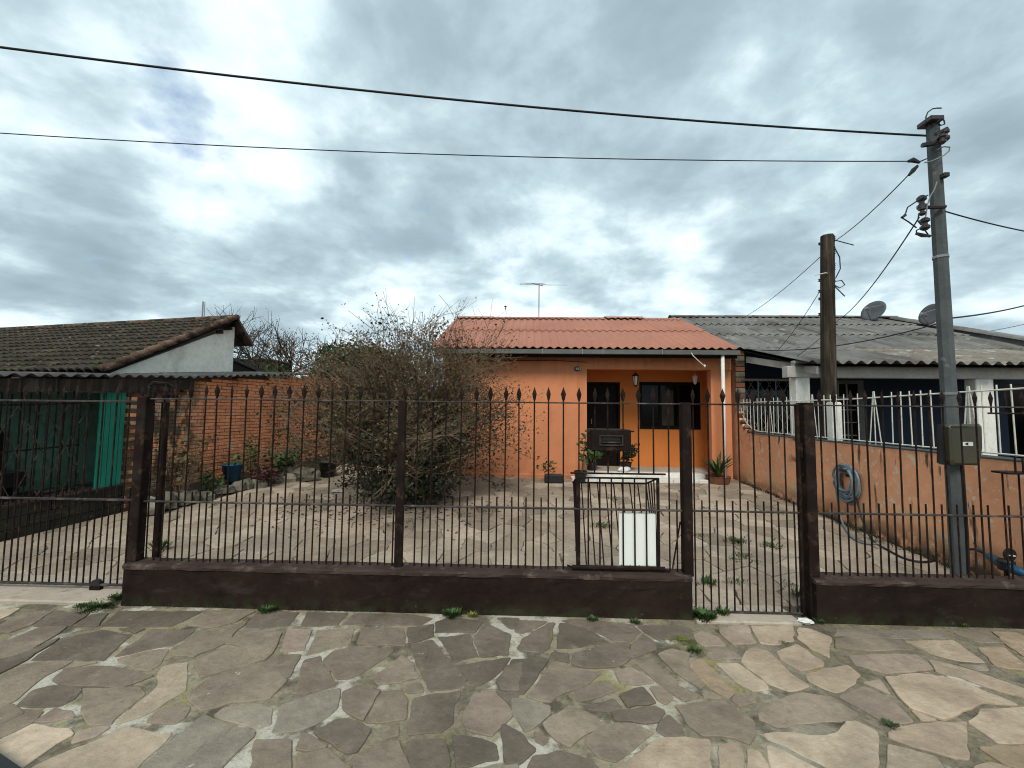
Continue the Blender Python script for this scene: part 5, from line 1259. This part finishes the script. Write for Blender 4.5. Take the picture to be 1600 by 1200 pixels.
def strap_plant(name, label, base, h, n, spread, leafm, rnd, pot=None, wd=.03):
    t = thing(name, label, 'plant', base); z0 = 0
    if pot:
        m_, r_, ph = pot; put(MB().lathe([(r_*.85, 0), (r_, ph), (r_*1.04, ph*1.1), (r_*.9, ph*1.05), (.01, ph*.9)], base, 14), 'pot', m_, t); z0 = ph*.9
    mb = MB()
    for i in range(n):
        an = rnd.uniform(0, 6.28); ll = rnd.uniform(.6, 1.05); d = Vector((math.cos(an), math.sin(an), 0)); s_ = Vector((-d.y, d.x, 0))*wd*rnd.uniform(.6, 1.2); sp = spread*rnd.uniform(.4, 1.1); P = []
        for k in range(5):
            q = k/4; P.append((base+Vector((0, 0, z0))+d*sp*q**1.3+Vector((0, 0, h*ll*(q-.32*q*q*sp/spread*1.2))), (1-abs(q-.35)*1.1) if q < 1 else .05))
        b = len(mb.v)
        for (c, w_) in P: mb.v += [tuple(c-s_*w_), tuple(c+s_*w_)]
        mb.f += [(b+2*k, b+2*k+1, b+2*k+3, b+2*k+2) for k in range(4)]
    put(mb, 'leaves', leafm, t); return t
pr_ = random.Random(31)
def onG(px, py): return atG(px, py)
b_ = onG(866, 754)
t = thing('window_box_planter', 'small black rectangular planter with a dry plant by the orange wall', 'planter', b_)
put(MB().bbox(b_.x-.20, b_.x+.17, b_.y-.09, b_.y+.09, b_.z, b_.z+.17, .02), 'box', m_blackpl, t); lf = MB(); leaf_quads(lf, b_+Vector((-.12, 0, .30)), 90, .07, .06, pr_, 1.1); put(lf, 'leaves', m_leafb, t)
b_ = onG(907, 754)
t = stalk_plant('potted_frangipani', 'leggy potted plant with leaf tufts on bare stems left of the porch', b_, .72, 4, .26, m_leafg, .10, pr_, pot=(m_blackpl, .13, .22), nl=10)
def onP(px, py, Y, z): p = atY(px, py, Y); return Vector((p.x, Y, z))
stalk_plant('potted_plant', 'leafy green potted plant left of the front door', onP(925, 740, 5.75, pf), .30, 9, .16, m_leafg, .11, pr_, pot=(m_blackpl, .12, .17), nl=6)
stalk_plant('potted_plant', 'dark bushy potted plant right of the front door', onP(978, 740, 5.8, pf), .36, 14, .20, m_leafd, .08, pr_, pot=(m_blackpl, .13, .17), nl=9)
b_ = onP(975, 742, 5.5, pf+.01)
def crumple(name, label, c, sx, sy, sz, rnd, m, cat='litter'):
    mb = MB(); n = 10
    for j in range(6):
        for k in range(n):
            an = 2*math.pi*k/n; rr = math.sin(math.pi*(j+.4)/6)*rnd.uniform(.7, 1.15); mb.v.append((c.x+sx*rr*math.cos(an), c.y+sy*rr*math.sin(an), c.z+sz*(.5-.5*math.cos(math.pi*j/5))*rnd.uniform(.8, 1.15)))
    for j in range(5):
        for k in range(n): mb.f.append((j*n+k, j*n+(k+1) % n, (j+1)*n+(k+1) % n, (j+1)*n+k))
    mb.f.append(tuple(range(5*n, 6*n)))
    tag(put(mb, name, m), label, cat); 
crumple('plastic_bag', 'crumpled silvery bag on the porch edge by the door', b_, .17, .1, .10, pr_, m_litter)
b_ = onG(1122, 755)
strap_plant('strap_leaf_plant', 'bushy strap leaved plant in a low clay pot at the right porch corner', b_, .66, 46, .48, m_leafg, pr_, (m_clay, .24, .13))
# left bed: raised earth strip along the brick wall, rubble, bucket, plants
def bed_z(P):
    q = P-BO; u, v = q.dot(BU), q.dot(BV); return SL*P.y+(.20*max(0, 1-max(u, 0)/.62) if 2.4 < v < 8 else 0)
def onBed(px, py):
    o_, d_ = ray(px, py); o_, d_ = Vector(o_), Vector(d_); t_ = 4.0
    while t_ < 14:
        P = o_+d_*t_
        if P.z <= bed_z(P) or (P-BO).dot(BU) < .13: return Vector((P.x, P.y, bed_z(P)))
        t_ += .01
    return P
eb = MB(); nv = 40; us = (.004, .12, .28, .45, .66)
for i in range(nv+1):
    v_ = vb0+.05+(8.3-vb0)*i/nv
    for u_ in us:
        P = LB(u_, v_, 0); eb.v.append((P.x, P.y, SL*P.y+.20*max(0, 1-u_/.62)+(pr_.uniform(-.02, .02) if u_ < .6 else -.02)))
for i in range(nv):
    for k in range(4): eb.f.append((i*5+k, i*5+k+1, (i+1)*5+k+1, (i+1)*5+k))
put(eb, 'earth_bed', m_soil, smooth=True)['kind'] = 'structure'
rr_ = random.Random(77)
def rubble(px, py, w_, h_, i, lab):
    b = onBed(px, py); mb = MB(); n = 7
    for j, (k, zz_) in enumerate(((1, -.02), (1.05, h_*.5), (.75, h_))):
        for q in range(n):
            an = 2*math.pi*q/n+.3; mb.v.append((b.x+w_*k*math.cos(an)*rr_.uniform(.8, 1.15), b.y+w_*.7*k*math.sin(an)*rr_.uniform(.8, 1.15), b.z+zz_*rr_.uniform(.85, 1.1)))
    for j in range(2): mb.f += [(j*n+q, j*n+(q+1) % n, (j+1)*n+(q+1) % n, (j+1)*n+q) for q in range(n)]
    mb.f.append(tuple(range(2*n, 3*n)))
    tag(put(mb, 'rubble_stone', m_rubble), lab, 'stone', 'rubble stones edging the bed by the brick wall')
RL = 'leftmost rough block at the worn end of the brick wall|second rough block from the worn wall end|tall dirty block below the straggly plant|small block right of the straggly plant|flat stone left of the blue bucket|wide flat slab stone under the blue bucket|cut block just right of the blue bucket|second cut block right of the blue bucket|squarish block below the climbing weed|small stone beside the red leaf plant|stone in front of the fresh green shrub|tall rough boulder beside the fresh green shrub|stone below the crumpled pale sheet|last stone beside the dark plant pot'.split('|')
for i, (px, py, w_, h_) in enumerate([(232, 800, .2, .2), (258, 792, .17, .22), (283, 786, .16, .18), (300, 783, .12, .16), (318, 780, .15, .12), (345, 768, .24, .10), (372, 764, .14, .13), (383, 762, .13, .16), (402, 762, .16, .16), (430, 755, .13, .12), (455, 752, .18, .16), (447, 748, .2, .24), (490, 746, .16, .14), (515, 744, .14, .12)]):
    rubble(px, py, w_, h_, i, RL[i])
b_ = onBed(357, 757); b_ = Vector((b_.x+.06, b_.y, b_.z+.06))
bu = thing('blue_bucket', 'dented blue plastic bucket on a stone by the brick wall', 'bucket', b_)
bk_ = MB().lathe([(.115, 0), (.165, .29), (.172, .29), (.172, .31), (.150, .31), (.108, .02)], b_, 16); put(bk_, 'bucket_body', m_bluepl, bu, smooth=True)
put(MB().lathe([(.001, .22), (.15, .24)], b_, 12), 'soil', m_soil, bu); lf = MB(); leaf_quads(lf, b_+Vector((0, 0, .36)), 14, .06, .10, pr_, 1.2); put(lf, 'leaves', m_leafg, bu)
stalk_plant('climbing_weed', 'tall narrow green weed growing up the brick wall behind the bucket', onBed(392, 757), .85, 8, .13, m_leafg, .07, pr_, nl=9)
stalk_plant('green_shrub', 'fresh green small shrub among the stones by the brick wall', onBed(443, 745), .48, 16, .34, m_leafg, .09, pr_, nl=10)
stalk_plant('red_leaf_plant', 'low dark red leaved plant between the stones by the brick wall', onBed(415, 760), .30, 14, .28, m_leafr, .07, pr_, nl=10)
stalk_plant('straggly_plant', 'straggly yellowish plant at the worn end of the brick wall', onBed(282, 782), .95, 12, .40, m_leafb, .08, pr_, nl=9)
stalk_plant('low_weed', 'low green weed between stones left of the bucket', onBed(330, 772), .32, 10, .18, m_leafg, .07, pr_, nl=8)
crumple('plastic_sheet', 'crumpled pale sheet lying among the stones left of the shrub', onBed(477, 752), .26, .15, .26, pr_, m_rubble)
t = thing('dark_plant_pot', 'dark plant pot standing behind the stones left of the shrub', 'pot', onBed(512, 745)); put(MB().lathe([(.13, 0), (.19, .30), (.205, .30), (.205, .34), (.17, .34), (.14, .06)], onBed(512, 745), 14), 'pot_body', m_blackpl, t, smooth=True)
crumple('white_rag', 'small white rag on the paving left of the shrub foot', onBed(528, 769), .11, .07, .05, pr_, m_litter)
strap_plant('tall_grass_tuft', 'tall thin weeds between the gate post and the sliding gate end', Vector((atY(238, 870, .3).x, .3, .01)), .55, 16, .14, m_leafg, pr_, None, .008)
# weeds in the joints
def tuft(mb, c, r, h, n, rnd):
    for _ in range(n):
        an = rnd.uniform(0, 6.28); q = c+Vector((math.cos(an)*r*rnd.random(), math.sin(an)*r*rnd.random()*.8, 0)); d = Vector((math.cos(an)*.6, math.sin(an)*.6, rnd.uniform(.4, 1.2))).normalized(); l_ = h*rnd.uniform(.25, .8); q = q+Vector((0, 0, h*.35*rnd.random()**2)); s_ = d.cross(Vector((0, 0, 1))).normalized()*l_*.14
        mb.add([q, q+d*l_*.5+s_, q+d*l_, q+d*l_*.5-s_], [(0, 1, 2, 3)])
def weed(px, py, r, h, n, lab, m=None, z=0.0, Yc=None):
    r, h = r*.8, h*.68
    c = atZ(px, py, z) if Yc is None else Vector((atY(px, py, Yc).x, Yc, z)); mb = MB(); tuft(mb, c, r, h, int(n*2.2), pr_); tag(put(mb, 'weed_tuft', m or m_leafg), lab, 'weed', 'weeds on the pavement')
weed(150, 949, .20, .055, 800, 'dense low green grass patch on the pavement before the sliding gate')
weed(182, 938, .06, .10, 90, 'broad leaved weed at the left end of the low wall')
weed(417, 949, .09, .07, 180, 'small green weed at the wall foot left of the middle post', Yc=-.14)
weed(706, 955, .09, .10, 170, 'green weed at the wall foot right of the middle post', Yc=-.14)
weed(738, 960, .05, .06, 60, 'tiny yellowish weed beside the larger wall foot weed', m_leafy, Yc=-.14)
weed(926, 965, .05, .06, 90, 'small weed at the wall foot below the waste basket', Yc=-.15)
weed(993, 974, .05, .06, 80, 'small weed at the wall foot left of the narrow gate')
weed(1100, 968, .10, .13, 260, 'leafy weed clump at the left foot of the narrow gate')
weed(1128, 962, .05, .12, 70, 'upright weed below the bars of the narrow gate')
weed(1064, 1001, .11, .022, 420, 'flat yellow green moss cushion on the pavement before the narrow gate', m_leafy)
weed(1086, 1018, .07, .05, 160, 'dark green weed in a joint beside the yellow moss')
weed(1280, 974, .05, .06, 80, 'small weed at the right foot of the gate post')
weed(1390, 1134, .06, .03, 160, 'bright green moss tuft in a wide joint of the beige stones', m_leafg)
weed(1225, 1006, .05, .025, 70, 'small moss tuft between pinkish stones before the gate')
weed(1505, 979, .04, .04, 50, 'tiny weed at the foot of the right low wall')
weed(1316, 1130, .02, .02, 20, 'tiny moss speck in the gap of a hollow stone')
crumple('litter', 'small white crumpled litter at the foot of the gate post', atZ(1258, 974, .0), .07, .04, .035, pr_, m_litter)
dw = MB()
for (px, py, r, h, n) in [(940, 824, .18, .07, 160), (1152, 848, .16, .07, 150), (1205, 855, .15, .06, 140), (1160, 870, .12, .05, 90), (1150, 876, .1, .04, 60), (1095, 838, .1, .04, 50), (1150, 912, .14, .05, 80), (1235, 917, .14, .04, 70), (1105, 915, .08, .09, 60), (1125, 800, .2, .04, 60), (1180, 880, .1, .04, 40), (760, 798, .2, .05, 90), (720, 805, .2, .05, 60), (500, 800, .3, .04, 90), (960, 780, .2, .05, 60), (1100, 795, .1, .05, 40), (1300, 806, .2, .06, 120), (1262, 797, .15, .08, 100), (1340, 830, .12, .05, 50), (1370, 848, .1, .05, 40), (640, 815, .15, .04, 50), (868, 800, .1, .04, 30), (1250, 935, .06, .1, 40), (100, 800, .25, .05, 120), (20, 830, .2, .10, 120), (250, 860, .08, .15, 60)]:
    tuft(dw, atG(px, py), r, h, int(n*1.5), pr_)
tag(put(dw, 'joint_weeds', m_leafg), 'sparse green weeds growing in the driveway joints', 'weeds', kind='stuff')
ms = MB()
for _ in range(900):
    y = pr_.uniform(.3, 5.2); c = Vector((XP0-abs(pr_.gauss(0, .04)), y, SL*y)); tuft(ms, c, .02, .05+.04*pr_.random(), 1, pr_)
tag(put(ms, 'wall_foot_moss', M('dark moss', (.030, .032, .016), .9, .4, 8, 0)), 'dark moss along the foot of the salmon boundary wall', 'moss', kind='stuff')
wm_ = MB()
for _ in range(1500):
    x = pr_.uniform(XW0, 6.5)
    if XW1 < x < XR0: continue
    c = Vector((x, -.098-abs(pr_.gauss(0, .018)), 0)); tuft(wm_, c, .012, .022, 1, pr_)
tag(put(wm_, 'kerb_moss', MATS['dark moss']), 'thin dark moss line along the foot of the front walls', 'moss', kind='stuff')

# ================================================================== HOSE AND WATER METER
hc = atX(1322, 752, XP0-.05); hs = thing('garden_hose', 'coiled faded green hose hanging from a black holder on the salmon wall', 'hose', hc)
hr = random.Random(12); pts = []
for i in range(9*18):
    an = 2*math.pi*i/18; k = i//18; rr = .180+.045*math.sin(k*1.7)+.022*math.sin(an*2+k); pts.append((XP0-.035-.010*(k % 4)-.012*math.sin(an+k), hc.y+rr*.95*math.cos(an+.2*k)+.015*math.sin(k*2.3), hc.z+rr*1.12*math.sin(an+.2*k)-.02*(k % 3)))
put(MB().tube(pts, .0155, 6), 'coil', m_hose, hs, smooth=True)
g1 = atG(1326, 838); g2 = atG(1362, 853)
def sm(ps, n=8):
    ps = [Vector(p) for p in ps]; o = []
    for i in range(len(ps)-1):
        p0, p1, p2, p3 = ps[max(i-1, 0)], ps[i], ps[i+1], ps[min(i+2, len(ps)-1)]
        for k in range(n):
            t = k/n; o.append(.5*((2*p1)+(-p0+p2)*t+(2*p0-5*p1+4*p2-p3)*t*t+(-p0+3*p1-3*p2+p3)*t**3))
    return o+[ps[-1]]
up = Vector((0, 0, .014))
put(MB().tube(sm([(XP0-.05, hc.y+.2, hc.z-.08), atX(1312, 800, XP0-.06), atX(1318, 820, XP0-.10), atG(1330, 840)+up, atG(1348, 850)+up, atG(1370, 852)+up]), .0125, 6), 'hose_end', m_hose, hs, smooth=True)
put(MB().tube(sm([(XP0-.04, hc.y-.15, hc.z-.12), atX(1345, 805, XP0-.05), atG(1362, 845)+up, atG(1385, 860)+up, atG(1415, 875)+up, atG(1445, 880)+up, atG(1475, 875)+up, atX(1495, 864, 4.45), atX(1520, 858, 4.5), atX(1545, 868, 4.52)]), .0125, 6), 'black_hose', m_blackpl, hs, smooth=True)
put(MB().bbox(XP0-.10, XP0, hc.y-.08, hc.y+.08, hc.z+.13, hc.z+.18, .02), 'holder', m_blackpl, hs); put(MB().bbox(XP0-.02, XP0-.001, hc.y-.05, hc.y+.05, hc.z+.06, hc.z+.19, .005), 'holder_plate', m_blackpl, hs)
wc = atX(1572, 882, 4.40); wmn = thing('water_meter', 'blue water meter with a black round lid low beside the right wall', 'meter', wc)
put(MB().tube([wc+Vector((.02, .16, .02)), wc+Vector((0, .05, 0)), wc+Vector((0, -.05, -.02)), wc+Vector((.02, -.2, -.05))], [.03, .045, .045, .03], 10), 'pipe', m_bluepl, wmn, smooth=True)
put(MB().lathe([(.055, -.05), (.06, .03), (.05, .045)], wc, 14), 'dial_body', m_blackpl, wmn); 
ld = MB(); cL = wc+Vector((.0, -.03, .10))
for k in range(16): an = 2*math.pi*k/16; ld.v += [(cL.x+.055*math.cos(an), cL.y-.01, cL.z+.055*math.sin(an)), (cL.x+.055*math.cos(an), cL.y+.004, cL.z+.055*math.sin(an))]
ld.f = [(2*k, 2*((k+1) % 16), 2*((k+1) % 16)+1, 2*k+1) for k in range(16)]+[tuple(2*k for k in range(16))[::-1], tuple(2*k+1 for k in range(16))]
put(ld, 'lid', m_blackpl, wmn); put(MB().lathe([(.03, 0), (.028, .004)], cL+Vector((0, -.014, -.005)), 10), 'dial', m_litter, wmn, rot=None)
put(MB().tube([wc+Vector((.02, .16, .02)), wc+Vector((.08, .3, .06)), wc+Vector((.1, .36, .08))], .010, 6), 'riser', m_conc, wmn)
put(MB().tube([wc+Vector((0, .0, -.03)), (wc.x, wc.y, 0.0)], .02, 6), 'stand', m_blackpl, wmn)
# dark panel edge at the very corner of the view
q0, q1_ = atZ(-6, 1168, .07), atZ(46, 1203, .07); dd_ = (q1_-q0).normalized(); nn_ = Vector((-dd_.y, dd_.x, 0)); nn_ = nn_ if nn_.y < 0 else -nn_
cs_ = [q0-dd_*.9, q1_+dd_*.5, q1_+dd_*.5+nn_*.6, q0-dd_*.9+nn_*.6]; mb = MB(); n = 4; cc = sum(cs_, Vector())/4
for z, k in ((0.002, 1), (.055, 1), (.07, .975)): mb.v += [(cc.x+(p.x-cc.x)*k, cc.y+(p.y-cc.y)*k, z) for p in cs_]
for j in range(2): mb.f += [(j*4+i, j*4+(i+1) % 4, (j+1)*4+(i+1) % 4, (j+1)*4+i) for i in range(4)]
mb.f.append((8, 9, 10, 11))
tag(put(mb, 'dark_plate', m_blackpl), 'edge of a dark flat object in the bottom left corner of the pavement', 'plate', kind='thing')
print('objects', len(bpy.data.objects), 'tris~', sum(len(o.data.polygons) for o in bpy.data.objects if o.type == 'MESH'))
